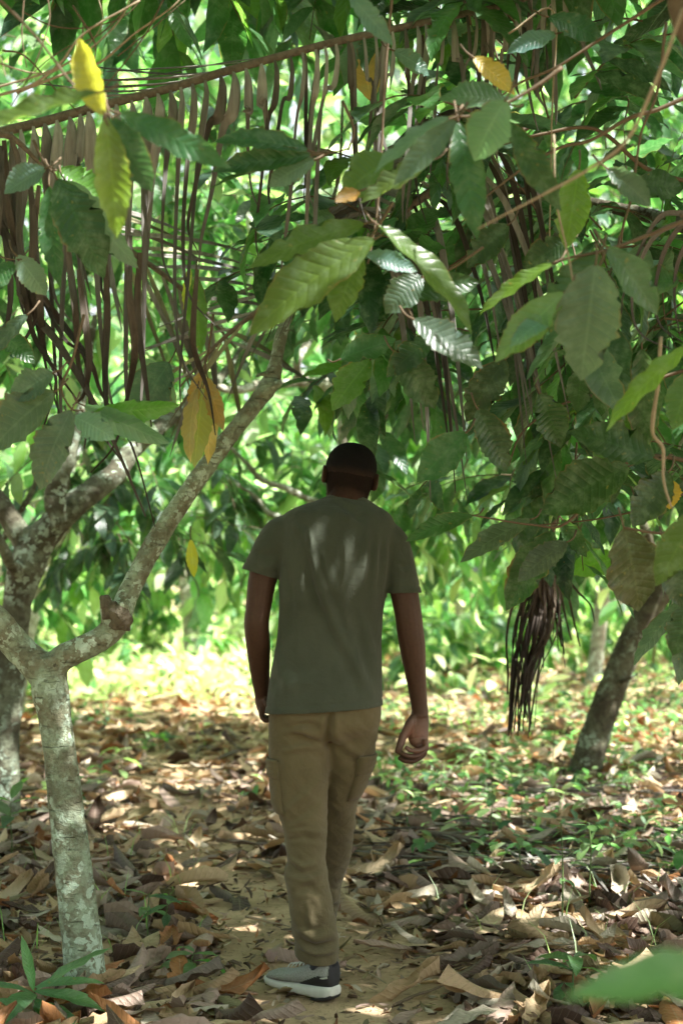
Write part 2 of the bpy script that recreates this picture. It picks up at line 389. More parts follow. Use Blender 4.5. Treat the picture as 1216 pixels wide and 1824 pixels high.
scatter(5000, 7.5, 13, lambda y: .27 * y + 1.2, .04)
scatter(6500, 13, 27, lambda y: .27 * y + 1.5, .04)
for (tx_, ty_, tr_) in [(PG(157, 1790).x, PG(157, 1790).y, .07), (PG(1040, 1393).x, PG(1040, 1393).y, .12), (P(0, 1480, 7.3).x, 7.3, .13)]:
    for _ in range(46):
        q = random.uniform(0, 6.283); rr = tr_ + abs(random.gauss(.03, .06)); x = tx_ + rr * math.cos(q); y = ty_ + rr * math.sin(q); q2 = q + random.uniform(1.0, 2.1)
        c = random.choices(range(len(DRY)), DW)[0]; cand.append((y, x, gh1(x, y) + random.uniform(.005, .05), unit([math.cos(q2), math.sin(q2), random.gauss(0, .1)]), unit(np.array([math.cos(q) * .5, math.sin(q) * .5, 1])), random.uniform(.08, .2), c, random.uniform(.7, 1.1)))
cand.sort(key=lambda t: t[0])
near = []; nearb = Leaves(); lo = Leaves()
for c in cand:
    y, x = c[0], c[1]
    inv = abs(x) < .24 * y + .05 and y > 4.12
    if inv and len(near) < 300 and c[5] > .13 and y < 7.6: near.append(c)
    else: (nearb if y < 9 else lo).add((x, y, c[2]), c[3], c[4], c[5], tuple(v * c[7] for v in DRY[c[6]][1]))
nb = nearb.build(D_MID); lb = lo.build(D_LO)
lit = (np.vstack([nb[0], lb[0]]), np.vstack([nb[1], lb[1] + len(nb[0])]), np.vstack([nb[2], lb[2]]), np.vstack([nb[3], lb[3]]))
tag(obj('leaf_litter', mesh('leaf_litter', *lit), M['dry']), kind='stuff')
# crumbs: small broken bits and twiglets between the leaves
cr = Leaves()
for _ in range(15000):
    y = random.uniform(3.8, 9); x = random.uniform(-1, 1) * (.26 * y + .3)
    if abs(x - path_x(y)) < .3 and random.random() < .6: continue
    cr.add((x, y, gh1(x, y) + random.uniform(.002, .02)), unit([random.gauss(0, 1), random.gauss(0, 1), random.gauss(0, .2)]), unit(np.array([0, 0, 1]) + rdir() * .5), random.uniform(.015, .07), pick([d[1] for d in DRY], .4))
tag(obj('leaf_crumbs', mesh('leaf_crumbs', *cr.build(D_LO)), M['dry']), kind='stuff')
# the leaves one can tell apart
bank = {}
SZ = lambda s: 'small' if s < .18 else ('large' if s > .26 else 'broad')
for (y, x, z, a, nn, sz, c, f) in near:
    k = random.randrange(10); key = (k, c)
    if key not in bank:
        v, fc, uv = D_HI[k]; bank[key] = mesh('fallen_leaf', v, fc, uv, np.tile(np.array(DRY[c][1]), (len(v), 1))); bank[key].materials.append(M['dry'])
    o = bpy.data.objects.new('fallen_leaf', bank[key]); COL.objects.link(o)
    xx = unit(np.cross(a, nn)); n3 = np.cross(xx, a)
    o.matrix_world = Matrix(((xx[0]*sz, a[0]*sz, n3[0]*sz, x), (xx[1]*sz, a[1]*sz, n3[1]*sz, y), (xx[2]*sz, a[2]*sz, n3[2]*sz, z), (0, 0, 0, 1)))
    zone = ('in front of the walker\'s shoe' if y < 4.55 and abs(x) < .35 else 'around the spotted trunk foot' if x < -.5 and y < 5 else
            'on the bare path' if abs(x - path_x(y)) < .3 and y < 6.5 else 'beside the dead palm fronds' if x > .45 and 5 < y < 7.7 else
            'at the bottom right of path' if x > .2 and y < 5 else 'right of the path' if x > path_x(y) else 'left of the path')
    curl = ['curled', 'gently arched', 'twisted', 'cupped', 'flat', 'wavy', 'ragged', 'folded', 'crumpled', 'bent'][k]
    tag(o, f"{SZ(sz)} {curl} {DRY[c][0]} dead leaf lying {zone}", 'fallen leaf', 'dead cocoa leaves lying on the ground')

# ------------------------------------------------------------------ trees
def trunk_mesh(tubes, voxel, disp=.006, knots=()):
    m = remesh(tubes, voxel, 5)
    V = getV(m); N = getN(m)
    d = disp * fbm(V * 14, 3, 3) + disp * .5 * fbm(V * np.array([45, 45, 60]), 9, 2)
    for (c, r, h) in knots: d += h * np.exp(-((V - np.array(c)) ** 2).sum(1) / (2 * r * r))
    setV(m, V + N * d[:, None]); return m
def px2r(wpx, Y): return wpx / 2 / FPX * Y
def tr(pts, **k):
    """trunk or limb from (px, py, distance, width in px)"""
    return tube([P(a, b, Y) for a, b, Y, w_ in pts], [px2r(w_, Y) for a, b, Y, w_ in pts], k.get('n', 16), k.get('k', 7))
EXCL = []      # rays kept free of canopy: gaps cut so sunlight lands on chosen spots
def gapray(p, r): EXCL.append((np.array(p, float), r))
def carve(L):
    sdv = np.array(SUN_DIR)
    def fn(o):
        m = np.ones(len(o), bool)
        for p, r in EXCL:
            d = o - p; t = d @ sdv; q = d - t[:, None] * sdv; m &= ~((np.linalg.norm(q, axis=1) < r + .09) & (t > .25))
        return m
    L.keep(fn)
def blob(L, T, c, rad, n, nl, size, pal, ln=.45, ok=None, out=None):
    c = np.array(c, float); rad = np.array(rad, float)
    for _ in range(n):
        for _try in range(6):
            v = rdir() * random.random() ** .45; p = c + v * rad
            if ok is None or ok(p): break
        else: continue
        d = unit(v * np.array([1, 1, .5]) + rdir() * .6 + (np.array(out) if out is not None else 0))
        spray(L, T, p, d, ln * random.uniform(.6, 1.3), nl, size, pal)

# light gaps: on the shirt's back, the trunk, the trouser leg, the hand and the ground
for (a, b, Y, r) in [(583, 985, 4.38, .05), (548, 1035, 4.38, .035), (540, 910, 4.4, -.03), (745, 1000, 4.5, -.03), (590, 1590, 4.4, -.02),
                     (748, 1300, 4.5, -.01), (85, 1190, 4.3, .03), (60, 745, 4.0, .0), (490, 920, 4.3, .0), (835, 230, 2.9, .0), (120, 470, 3.3, .0)]:
    gapray(P(a, b, Y), r)
for (a, b, r) in [(640, 1795, .02), (120, 1660, .05), (300, 1560, .06), (420, 1640, .05), (860, 1660, .05), (980, 1780, .05), (1100, 1600, .05), (230, 1480, .08), (700, 1640, .02), (380, 1780, .03), (820, 1480, .06), (1150, 1480, .07), (560, 1740, .0), (790, 1560, .05), (1010, 1570, .03), (300, 1400, .10), (470, 1300, .2), (760, 1400, .06), (220, 1300, .22), (500, 1485, .02), (900, 1350, .1), (1120, 1330, .2)]:
    gapray(PG(a, b), r)
rg_ = random.Random(5)
for _ in range(75):
    y = rg_.uniform(4.1, 10); g0 = np.array((rg_.uniform(-.25, .25) * y, y, 0)); sv_ = np.array(SUN_DIR); rr_ = rg_.uniform(-.06, .035)
    dq = [np.linalg.norm((q := np.array((0, 4.45, z_)) - g0) - (q @ sv_) * sv_) for z_ in (.3, .7, 1.1, 1.5)]
    if min(dq) > .42: gapray(g0, rr_)

for (a, b, r) in [(200, 1150, 1.8), (360, 1120, 1.8), (300, 1090, 2.0), (100, 1130, 1.6), (850, 1110, 1.5), (1150, 1160, 1.0), (120, 1100, 1.6), (950, 1130, .9), (1000, 1250, .35), (800, 1260, .3), (150, 1240, .4), (340, 1230, .4)]: gapray(PG(a, b), r)
# --- near tree, left
t1 = empty('cocoa_tree', PG(155, 1785), label='spotted pale forked cocoa tree left of the walker, its limb slanting up right', cat='tree')
def rel(m, root):
    V = getV(m) - np.array(root.location); setV(m, V); return m
base = PG(155, 1790); Yb = base.y
tubes = [tube([P(150, 1780, Yb), P(120, 1800, Yb - .02), P(90, 1818, Yb - .05)], [.035, .024, .008], 10, 4), tube([P(160, 1780, Yb), P(195, 1800, Yb - .02), P(225, 1815, Yb - .04)], [.035, .024, .006], 10, 4), tr([(158, 1815, Yb, 118), (156, 1790, Yb, 90), (152, 1730, Yb, 74), (140, 1620, Yb, 69), (128, 1520, Yb, 64), (117, 1430, Yb, 61), (108, 1350, Yb, 58), (97, 1270, Yb, 60), (88, 1205, Yb, 66), (84, 1170, Yb, 60)]),
         tr([(90, 1225, Yb, 50), (66, 1185, Yb, 58), (30, 1150, Yb, 54), (-5, 1105, Yb - .05, 50), (-60, 1040, Yb - .1, 46), (-150, 900, Yb - .2, 42), (-210, 700, Yb - .2, 34), (-190, 420, Yb - .2, 24)]),
         tr([(84, 1215, Yb, 50), (105, 1178, Yb, 50), (140, 1158, Yb, 46), (180, 1138, Yb, 44), (208, 1112, Yb + .02, 44), (224, 1070, Yb + .04, 38), (245, 1025, Yb + .06, 38), (290, 945, Yb + .1, 37), (340, 870, Yb + .14, 34), (385, 808, Yb + .18, 33), (430, 750, Yb + .2, 31), (462, 712, Yb + .23, 32), (484, 678, Yb + .25, 34), (492, 640, Yb + .27, 24), (503, 590, Yb + .3, 22), (516, 555, Yb + .35, 16), (548, 470, Yb + .4, 12), (600, 330, Yb + .5, 9), (610, 180, Yb + .6, 7)]),
         tr([(202, 1125, Yb, 34), (194, 1095, Yb - .01, 26), (189, 1072, Yb - .02, 22), (186, 1060, Yb - .02, 17)]),
         tr([(210, 1110, Yb - .02, 28), (222, 1085, Yb - .05, 20), (216, 1072, Yb - .07, 12)]),
         tr([(478, 690, Yb + .25, 24), (500, 682, Yb + .2, 14)]), tr([(488, 660, Yb + .25, 14), (462, 668, Yb + .2, 7), (448, 672, Yb + .18, 3)])]
kn = [(P(128, 1400, Yb - .03), .012, .010), (P(95, 1345, Yb - .03), .012, -.006), (P(108, 1520, Yb - .03), .02, .006), (P(205, 1095, Yb), .03, .006), (P(272, 985, Yb), .012, .010), (P(335, 920, Yb + .1), .01, .01), (P(478, 690, Yb + .2), .02, .008), (P(60, 1300, Yb), .012, .01), (P(70, 1235, Yb - .03), .02, .008), (P(140, 1470, Yb - .03), .015, .008)]
obj('trunk', rel(trunk_mesh(tubes, .0065, .0045, kn), t1), M['bark'], t1)
# torn end of the stub
sv, sf = tube([P(196, 1100, Yb - .03), P(190, 1080, Yb - .035), P(187, 1062, Yb - .03)], [.022, .02, .013], 14, 8)
sv2, sf2 = tube([P(205, 1118, Yb - .04), P(216, 1095, Yb - .055), P(220, 1078, Yb - .06)], [.02, .022, .012], 14, 8)
m = remesh([(sv, sf), (sv2, sf2), tube([P(212, 1110, Yb - .04), P(203, 1090, Yb - .05), P(205, 1074, Yb - .04)], [.02, .016, .007], 12, 6), tube([P(222, 1120, Yb - .03), P(228, 1102, Yb - .045), P(226, 1090, Yb - .05)], [.02, .015, .006], 12, 6)], .004, 1); V = getV(m); V = V + getN(m) * (.010 * fbm(V * 45, 4, 4))[:, None]; setV(m, V)
obj('stub', rel(m, t1), M['stub'], t1)

# --- back left tree
Y2 = 7.3; t2 = empty('cocoa_tree', P(0, 1470, Y2), label='dark mossy cocoa tree at the left edge, forking behind the spotted one', cat='tree')
tubes = [tr([(-6, 1490, Y2, 90), (2, 1400, Y2, 66), (6, 1320, Y2, 58), (14, 1230, Y2, 58), (22, 1150, Y2, 56), (32, 1070, Y2, 54), (48, 1010, Y2, 66), (70, 965, Y2, 58), (105, 925, Y2, 50), (150, 885, Y2, 46), (200, 848, Y2 + .1, 40), (240, 800, Y2 + .2, 34), (290, 755, Y2 + .3, 28), (345, 715, Y2 + .5, 22), (420, 640, Y2 + .8, 16), (480, 520, Y2 + 1, 10)]),
         tr([(55, 985, Y2, 42), (28, 940, Y2, 40), (0, 895, Y2, 36), (-60, 820, Y2, 30), (-120, 640, Y2, 24), (-150, 400, Y2, 14)]),
         tr([(40, 1020, Y2, 30), (20, 1005, Y2 - .2, 22), (0, 965, Y2 - .3, 20), (-40, 900, Y2 - .4, 16)]),
         tr([(110, 935, Y2 - .1, 26), (93, 905, Y2 - .12, 26), (92, 872, Y2 - .12, 24), (118, 835, Y2 - .1, 24), (132, 790, Y2 - .08, 20), (150, 700, Y2, 16), (170, 560, Y2, 10)]),
         tr([(108, 915, Y2 - .12, 18), (112, 885, Y2 - .12, 16), (120, 850, Y2 - .1, 14)]),
         tr([(6, 960, Y2 + .5, 12), (55, 880, Y2 + .5, 11), (75, 820, Y2 + .5, 8)])]
obj('trunk', rel(trunk_mesh(tubes, .012, .008), t2), M['bark_mossy'], t2)

# --- leaning tree, right
Y3 = PG(1040, 1393).y; t3 = empty('cocoa_tree', PG(1040, 1395), label='dark trunk leaning right, rising from the leaf litter to the right of the walker', cat='tree')
tubes = [tr([(1036, 1410, Y3, 66), (1040, 1385, Y3, 58), (1052, 1335, Y3, 55), (1066, 1290, Y3, 52), (1088, 1230, Y3, 50), (1110, 1175, Y3, 48), (1140, 1110, Y3, 46), (1170, 1060, Y3, 46), (1200, 1020, Y3, 42), (1250, 940, Y3, 36), (1290, 820, Y3 - .2, 28), (1300, 600, Y3 - .4, 20), (1240, 380, Y3 - .8, 12)]),
         tr([(1105, 1215, Y3 - .1, 12), (1125, 1205, Y3 - .12, 9), (1138, 1196, Y3 - .12, 4)]),
         tr([(1180, 1050, Y3, 26), (1160, 980, Y3 - .2, 20), (1120, 860, Y3 - .4, 16), (1080, 700, Y3 - .8, 12)])]
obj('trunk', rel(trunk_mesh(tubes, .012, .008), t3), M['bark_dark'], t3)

# --- overhanging tree whose trunk stands outside the picture, right of the camera
t4 = empty('cocoa_tree', (1.75, 3.9, 0), label='cocoa tree hanging its large dusty leaves over the upper right', cat='tree')
tb = [tube([(1.8, 3.9, -.05), (1.76, 3.9, .5), (1.74, 3.92, 1.2), (1.7, 3.9, 1.9), (1.5, 3.9, 2.6), (1.25, 3.85, 3.2), (.8, 3.8, 3.8)], [.12, .095, .085, .08, .065, .05, .03], 16, 5),
      tube([(1.72, 3.92, 1.6), (1.6, 4.4, 2.1), (1.35, 5.0, 2.5), (.9, 5.4, 2.75), (.4, 5.7, 2.9)], [.05, .045, .035, .022, .01], 12, 5),
      tube([(1.7, 3.9, 1.9), (1.9, 3.5, 2.6), (1.9, 3.0, 3.3), (1.7, 2.4, 3.9)], [.06, .05, .04, .02], 12, 5)]
obj('trunk', rel(trunk_mesh(tb, .012, .006), t4), M['bark_dark'], t4)

# --- trees farther back
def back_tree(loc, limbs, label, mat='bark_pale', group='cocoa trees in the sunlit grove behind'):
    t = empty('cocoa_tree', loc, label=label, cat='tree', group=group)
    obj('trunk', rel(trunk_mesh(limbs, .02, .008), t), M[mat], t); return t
Y5 = 9.6
t5 = back_tree((P(606, 1400, Y5).x, Y5, 0), [
    tr([(604, 1385, Y5, 44), (600, 1200, Y5, 34), (600, 1050, Y5, 30), (604, 960, Y5, 26), (612, 860, Y5, 20), (614, 780, Y5, 17), (600, 710, Y5, 14), (585, 640, Y5, 12), (620, 500, Y5, 8)]),
    tr([(602, 1010, Y5, 20), (570, 905, Y5, 17), (545, 888, Y5, 15), (505, 868, Y5, 14), (468, 856, Y5, 13), (440, 826, Y5, 12), (415, 800, Y5, 11), (340, 720, Y5, 9), (280, 560, Y5, 6)]),
    tr([(600, 1040, Y5, 18), (520, 935, Y5, 14), (480, 915, Y5, 13), (455, 885, Y5, 12), (425, 865, Y5, 11), (400, 850, Y5, 9), (330, 790, Y5, 6)]),
    tr([(604, 800, Y5, 12), (600, 690, Y5, 16), (540, 682, Y5 - .6, 18), (460, 686, Y5 - 1.2, 20), (405, 694, Y5 - 1.6, 17), (300, 650, Y5 - 1.8, 10)]),
    tr([(590, 700, Y5, 12), (530, 660, Y5 - .8, 16), (555, 600, Y5 - .8, 18), (590, 570, Y5 - .8, 16), (640, 480, Y5 - .8, 8)])],
    'pale branching cocoa tree straight behind the walker, limbs spreading at shoulder height', group=None)
Y6 = 16.5
t6 = back_tree((P(1056, 1225, Y6).x, Y6, 0), [tr([(1054, 1228, Y6, 34), (1062, 1160, Y6, 27), (1070, 1080, Y6, 26), (1080, 990, Y6, 22), (1110, 860, Y6, 16), (1140, 700, Y6, 10)]), tr([(1072, 1090, Y6, 16), (1120, 1060, Y6, 14), (1190, 1040, Y6, 10)])],
    'short pale trunk in the sun behind the leaning dark trunk', group=None)
bts = []
BL = ['pale slim trunk in the sun just left of the walker behind the dark hanging leaves', 'slim trunk far behind, left of the walker\'s elbow', 'cocoa tree behind the leaning trunk, at the right edge', 'pale trunk hidden far behind the walker\'s right arm', 'cocoa tree behind the fork of the spotted near tree', 'far cocoa tree behind the short pale trunk', 'far trunk in the bright weeds left of the walker\'s shoulder',
      'far cocoa tree between the walker and the withered spray', 'farthest cocoa tree toward the right edge', 'farthest cocoa tree toward the left edge', 'farthest cocoa tree hidden behind the walker\'s back']
for (x, y, h, lean) in [(-2.9, 12.5, 3.4, .5), (-1.9, 18.5, 3.8, -.3), (3.9, 13.5, 3.6, -.4), (.35, 19.5, 3.8, .3), (-4.6, 18.5, 4, .4), (4.9, 20.5, 4, -.3), (-2.6, 24, 4.2, .2), (2.2, 26, 4.4, -.2), (6.4, 26, 4.4, -.3), (-6.6, 25, 4.4, .4), (.2, 29, 4.6, .1)]:
    r = .09; lb_ = [tube([(x, y, -.05), (x + lean * .2, y, .6), (x + lean * .5, y, 1.3), (x + lean * .6, y, 1.7), (x + lean, y + .2, 2.4), (x + lean * 1.5, y + .3, h)], [r*1.3, r, r*.9, r*.8, r*.5, .02], 12, 4)]
    for k in range(3):
        q = random.uniform(0, 6.28); lb_.append(tube([(x + lean * .5, y, 1.35), (x + lean * .5 + .5 * math.cos(q), y + .5 * math.sin(q), 2.1), (x + lean * .5 + 1.3 * math.cos(q), y + 1.3 * math.sin(q), 3.0)], [r*.6, r*.45, .02], 10, 4))
    t = back_tree((x, y, 0), lb_, BL[len(bts)]); bts.append((t, x, y, h))

# ------------------------------------------------------------------ crowns
def crown(t, L, T, pro, name='crown', mat='leaf', tw='twig'):
    carve(L); V, F, U, Tn = L.build(pro); nf = len(F); nv = len(V)
    if T:
        V2, F2 = join([(v, [f for f in fs if len(f) == 4]) for v, fs in T]); F = np.vstack([F, np.array(F2) + nv]); V = np.vstack([V, V2])
        U = np.vstack([U, np.full((len(V2), 2), .3)]); Tn = np.vstack([Tn, np.full((len(V2), 3), .1)])
    m = mesh(name, V, F, U, Tn); m.materials.append(M[mat]); m.materials.append(M[tw])
    ix = np.zeros(len(F), np.int32); ix[nf:] = 1; m.polygons.foreach_set('material_index', ix)
    return obj(name, rel(m, t), None, t)
def front_ok(p):
    """nothing may hang in the walker's way or right before the camera"""
    x, y, z = p
    if abs(x) < .75 and 3.2 < y < 5.6 and z < 2.05: return False
    if y < 3.3 and z < 1.32 + .43 * y + .25: return False
    return True
def right_ok(p):
    x, y, z = p
    if y < 3.2: return z > 1.32 + .43 * y + .25
    sx = 608 + x / y * FPX; sy = 1020 - (z - CAMZ) / y * FPX
    lim = np.interp(sx, [540, 620, 700, 760, 850, 1000, 1216, 1400], [560, 640, 780, 850, 900, 930, 1020, 1080])
    return sy < lim and front_ok(p)
L4 = Leaves(); T4 = []
# visible mass on the right
blob(L4, T4, (.95, 4.7, 2.35), (1.15, 1.1, .95), 120, 7, .26, DARKS + DARKS + DARKS + DUST_SHEEN + GREENS, .4, right_ok)
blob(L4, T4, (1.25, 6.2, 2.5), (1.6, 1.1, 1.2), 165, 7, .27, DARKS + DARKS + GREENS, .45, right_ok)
crown(t4, L4, T4, G_HI)
# unseen roof of leaves over the path, above the picture, for shade
L4b = Leaves(); T4b = []
up_ok = lambda p: p[2] > 1.32 + .43 * max(p[1], 0) + .1
blob(L4b, T4b, (1.9, 2.6, 3.9), (2.8, 2.6, .9), 430, 8, .29, GREENS + DARKS, .5, up_ok)
for (a, b_) in [(q1, q2) for q1 in (520, 570, 620, 670, 720) for q2 in (830, 900, 970, 1040, 1110, 1180, 1260)] + [(q1, q2) for q1 in (530, 580, 640) for q2 in (1340, 1440, 1540, 1640)] + [(740, 1100), (740, 1200), (450, 1040), (450, 1150)]:  # leaf sprays added along sun rays, out of view, to shade the walker
    pp = np.array(P(a, b_, 4.4)) + np.array(SUN_DIR) * random.uniform(2.6, 3.4)
    if pp[2] > 1.32 + .43 * pp[1] + .1: spray(L4b, T4b, pp + rdir() * .05, unit(rdir() * [1, 1, .1]), .35, 6, .26, DARKS)
crown(t4, L4b, T4b, G_LO, 'upper_shade_crown')
L1 = Leaves(); T1 = []
blob(L1, T1, (.7, 5.6, 4.3), (2.5, 2.2, .8), 380, 8, .29, GREENS + DARKS, .5, up_ok)
blob(L1, T1, (-1.6, 3.3, 3.8), (1.9, 2.2, .7), 200, 8, .28, GREENS, .5, up_ok)
crown(t1, L1, T1, G_LO)
L2 = Leaves(); T2 = []
def left_ok(p):
    x, y, z = p; sx = 608 + x / y * FPX; sy = 1020 - (z - CAMZ) / y * FPX
    return sy < np.interp(sx, [-300, 0, 150, 300, 420, 560], [900, 860, 800, 700, 560, 430])
blob(L2, T2, (-1.2, 7.8, 3.1), (1.7, 1.1, 1.3), 110, 7, .25, GREENS + BRIGHT + DARKS, .45, left_ok)
blob(L2, T2, (-1.4, 9.3, 1.85), (.8, .5, .42), 50, 7, .25, DARKS, .4)
blob(L2, T2, (-.8, 8.0, 4.6), (2.2, 1.8, .6), 45, 8, .28, GREENS, .5)
crown(t2, L2, T2, G_MID)
L3 = Leaves(); T3 = []
blob(L3, T3, (2.2, 8.6, 3.4), (2.2, 1.6, 1.7), 210, 7, .27, DARKS + GREENS, .5, right_ok)
crown(t3, L3, T3, G_MID)
L5 = Leaves(); T5 = []
mid_ok = lambda p: (1020 - (p[2] - CAMZ) / p[1] * FPX) < 930
blob(L5, T5, (.1, 10.3, 3.2), (2.2, 1.4, 1.7), 190, 7, .29, GREENS + BRIGHT + DARKS, .5, mid_ok)
blob(L5, T5, (-.6, 10.8, 1.75), (1.7, .9, .55), 100, 6, .24, BRIGHT + GREENS, .4, lambda p: 1020 - (p[2] - CAMZ) / p[1] * FPX < 985)
blob(L5, T5, (1.2, 11.2, 1.9), (1.3, .9, .6), 80, 6, .24, BRIGHT + GREENS, .4, lambda p: 1020 - (p[2] - CAMZ) / p[1] * FPX < 985)
crown(t5, L5, T5, G_LO, mat='leaf_far')
L6 = Leaves(); T6 = []
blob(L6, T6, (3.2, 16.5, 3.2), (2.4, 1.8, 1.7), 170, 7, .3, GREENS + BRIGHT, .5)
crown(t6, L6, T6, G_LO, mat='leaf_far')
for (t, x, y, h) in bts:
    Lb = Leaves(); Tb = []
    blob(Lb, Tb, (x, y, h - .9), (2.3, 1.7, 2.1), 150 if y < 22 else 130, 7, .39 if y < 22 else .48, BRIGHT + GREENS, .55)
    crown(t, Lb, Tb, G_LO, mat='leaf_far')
# unseen trees behind the camera and to both sides, added to shade the foreground
for n_, (x, y, h) in enumerate([(-3.4, .3, 3.6), (3.6, -.8, 3.8), (.3, -2.6, 4.0), (-3.9, -4.0, 4.0), (4.4, -5.0, 4), (0, -6.5, 4), (-4.4, 4.6, 3.8), (5.4, 4.8, 4.0), (5.2, 8.2, 4.0), (-5.2, 8.8, 3.8)]):
    tt_ = back_tree((x, y, 0), [tube([(x, y, -.05), (x + .05, y, .7), (x + .1, y, 1.4), (x + .3, y, 2.3), (x + .4, y, h)], [.12, .09, .085, .06, .02], 10, 3), tube([(x + .1, y, 1.3), (x - .5, y + .3, 2.1), (x - 1, y + .4, 3.1)], [.06, .045, .02], 10, 3)], ['left of where the photographer stands', 'right of where the photographer stands', 'just behind the photographer', 'behind the photographer to the left', 'behind the photographer to the right', 'farthest behind the photographer', 'outside the left edge level with the spotted tree', 'outside the right edge level with the walker', 'outside the right edge beside the leaning trunk', 'outside the left edge beyond the dark forking tree'][n_] + ', unseen cocoa tree added for shade', 'bark_dark', 'unseen cocoa trees added for shade around the camera')
    Lb = Leaves(); Tb = []; blob(Lb, Tb, (x, y, h - .7), (2.3, 2.2, 1.5), 170, 7, .36, GREENS + DARKS, .5, lambda p: p[1] < .5 or abs(p[0]) > .26 * p[1] + .4)
    crown(tt_, Lb, Tb, G_LO)
# shrubs and saplings that close the view below the crowns
SHL = {}
for i_, (x, y, w_s, h_s) in enumerate([(-3.2, 15.2, .8, .5), (-2.1, 17.0, .8, .7), (-1.0, 15.8, .7, .6), (-.2, 17.6, .9, 1.5), (.75, 15.6, .7, 1.1), (1.6, 17.2, .9, 1.4), (2.5, 18.8, 1.1, 1.5), (3.9, 18.0, 1.0, 1.3), (-4.3, 19.5, 1.2, 1.6), (-2.9, 20.5, 1.2, 1.7), (.6, 21.5, 1.3, 1.8), (4.6, 22.5, 1.4, 1.9), (2.9, 22.6, 1.3, 1.9), (-1.2, 22.5, 1.3, 1.9), (-5.6, 22.6, 1.4, 1.9), (5.9, 19.6, 1.2, 1.5)]):
    z0 = gh1(x, y); sh_ = empty('shrub', (x, y, z0), label=['low', 'low broad', 'small', 'tall', 'slim', 'broad', 'broad', 'mid-green', 'dense', 'bushy', 'far', 'far', 'far', 'far', 'far', 'far'][i_] + ' green shrub in the sunlit undergrowth, ' + ['at the fork of the spotted tree', 'right of the spotted fork', 'left of the walker\'s elbow', 'behind the walker\'s back', 'at the walker\'s right elbow', 'between walker and withered spray', 'behind the withered spray', 'behind the leaning trunk', 'at the left edge', 'behind the limb of the spotted tree', 'above the walker\'s shoulders', 'toward the right edge', 'behind the short pale trunk', 'left of the walker\'s shoulder', 'beyond the dark forking tree', 'at the right edge'][i_], cat='shrub', group='shrubs in the undergrowth behind')
    Ls_ = Leaves(); Ts_ = [tube([(x, y, z0 - .02), (x + .05, y, z0 + h_s * .4), (x + random.uniform(-.1, .1), y, z0 + h_s * .8)], [.02, .014, .006], 7, 3)]
    blob(Ls_, Ts_, (x, y, z0 + h_s * .55), (w_s * .8, w_s * .7, h_s * .5), int(26 * w_s * h_s) + 10, 7, .29, BRIGHT + GREENS + GREENS, .3)
    crown(sh_, Ls_, Ts_, G_LO, 'leaves', mat='leaf_far')
# far woods closing the view
Lw = Leaves()
for _ in range(22000):
    x = random.uniform(-19, 19); y = random.uniform(30, 38); z = random.random() ** .8 * 17
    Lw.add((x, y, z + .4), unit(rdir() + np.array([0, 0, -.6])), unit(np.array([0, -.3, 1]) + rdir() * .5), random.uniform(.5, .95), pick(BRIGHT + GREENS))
tag(obj('distant_woods', mesh('distant_woods', *Lw.build(G_LO)), M['leaf_far']), kind='stuff')
# low undergrowth beyond the litter, and green ground cover among it
Lu = Leaves()
for _ in range(19000):
    y = random.uniform(12.5, 31); x = random.uniform(-.3 * y - 1, .3 * y + 1); cx = fbm([[x * .6, y * .6, 2.]], 21)[0]
    dens = np.clip((y - 13) / 2.5, 0, 1) if x < -.4 else np.clip((y - 19) / 5, 0, 1)
    if random.random() > dens * .9 + .1 * (cx > .1): continue
    h = (.12 + .5 * max(0, cx + .3)) * random.random() * (1 + max(0, y - 20) * .3)
    Lu.add((x, y, gh1(x, y) + h), unit(rdir() + np.array([0, 0, .35])), unit(np.array([0, 0, 1]) + rdir() * .5), random.uniform(.1, .3), pick([(.24, .31, .17), (.32, .38, .26), (.2, .28, .12)]))  # tints paled so the weeds look bleached by strong sun
for _ in range(7500):
    y = random.uniform(6.0, 20); x = random.uniform(-.28 * y, .28 * y); cx = fbm([[x * .9, y * .9, 0.]], 31)[0]
    if cx < (-.05 if x > .2 else .12) or abs(x - path_x(y)) < .35 or (y < 8 and x < .3): continue
    Lu.add((x, y, gh1(x, y) + .03 + random.random() * .13), unit(rdir() * np.array([1, 1, .4])), unit(np.array([0, 0, 1]) + rdir() * .3), random.uniform(.05, .14), pick(GREENS + BRIGHT + [(.08, .16, .08)]))
tag(obj('undergrowth', mesh('undergrowth', *Lu.build(G_LO)), M['leaf_far']), kind='stuff')

# ------------------------------------------------------------------ the walker
YP = 4.5; SC = YP / FPX
person = empty('person', (P(590, 1000, YP).x, YP, 0), label='man walking away in an olive t-shirt, khaki cargo trousers and grey trainers, head bowed', cat='person')
X_, Y_, Z_ = np.array([1., 0, 0]), np.array([0, 1., 0]), np.array([0, 0, 1.])
def rows(L, yb=YP):
    """horizontal rings from (py, left px, right px, depth offset, half depth[, power])"""
    out = []
    for r in L:
        py, l, rr, dy, hd = r[:5]; c = np.array(P((l + rr) / 2, py, yb + dy)); c2 = np.array(P(rr, py, yb + dy))
        out.append((c, X_, Y_, c2[0] - c[0], hd, r[5] if len(r) > 5 else 2.3))
    return out
def resamp(L, k=4):
    q = catmull([list(r) + [2.3] * (6 - len(r)) for r in L], k); return [tuple(r) for r in q]
def limb(L, n=18, k=6, flat=1.0):
    """(px, py, dy, radius)"""
    return tube([P(a, b, YP + dy) for a, b, dy, r in L], [r for *_, r in L], n, k, True, flat)
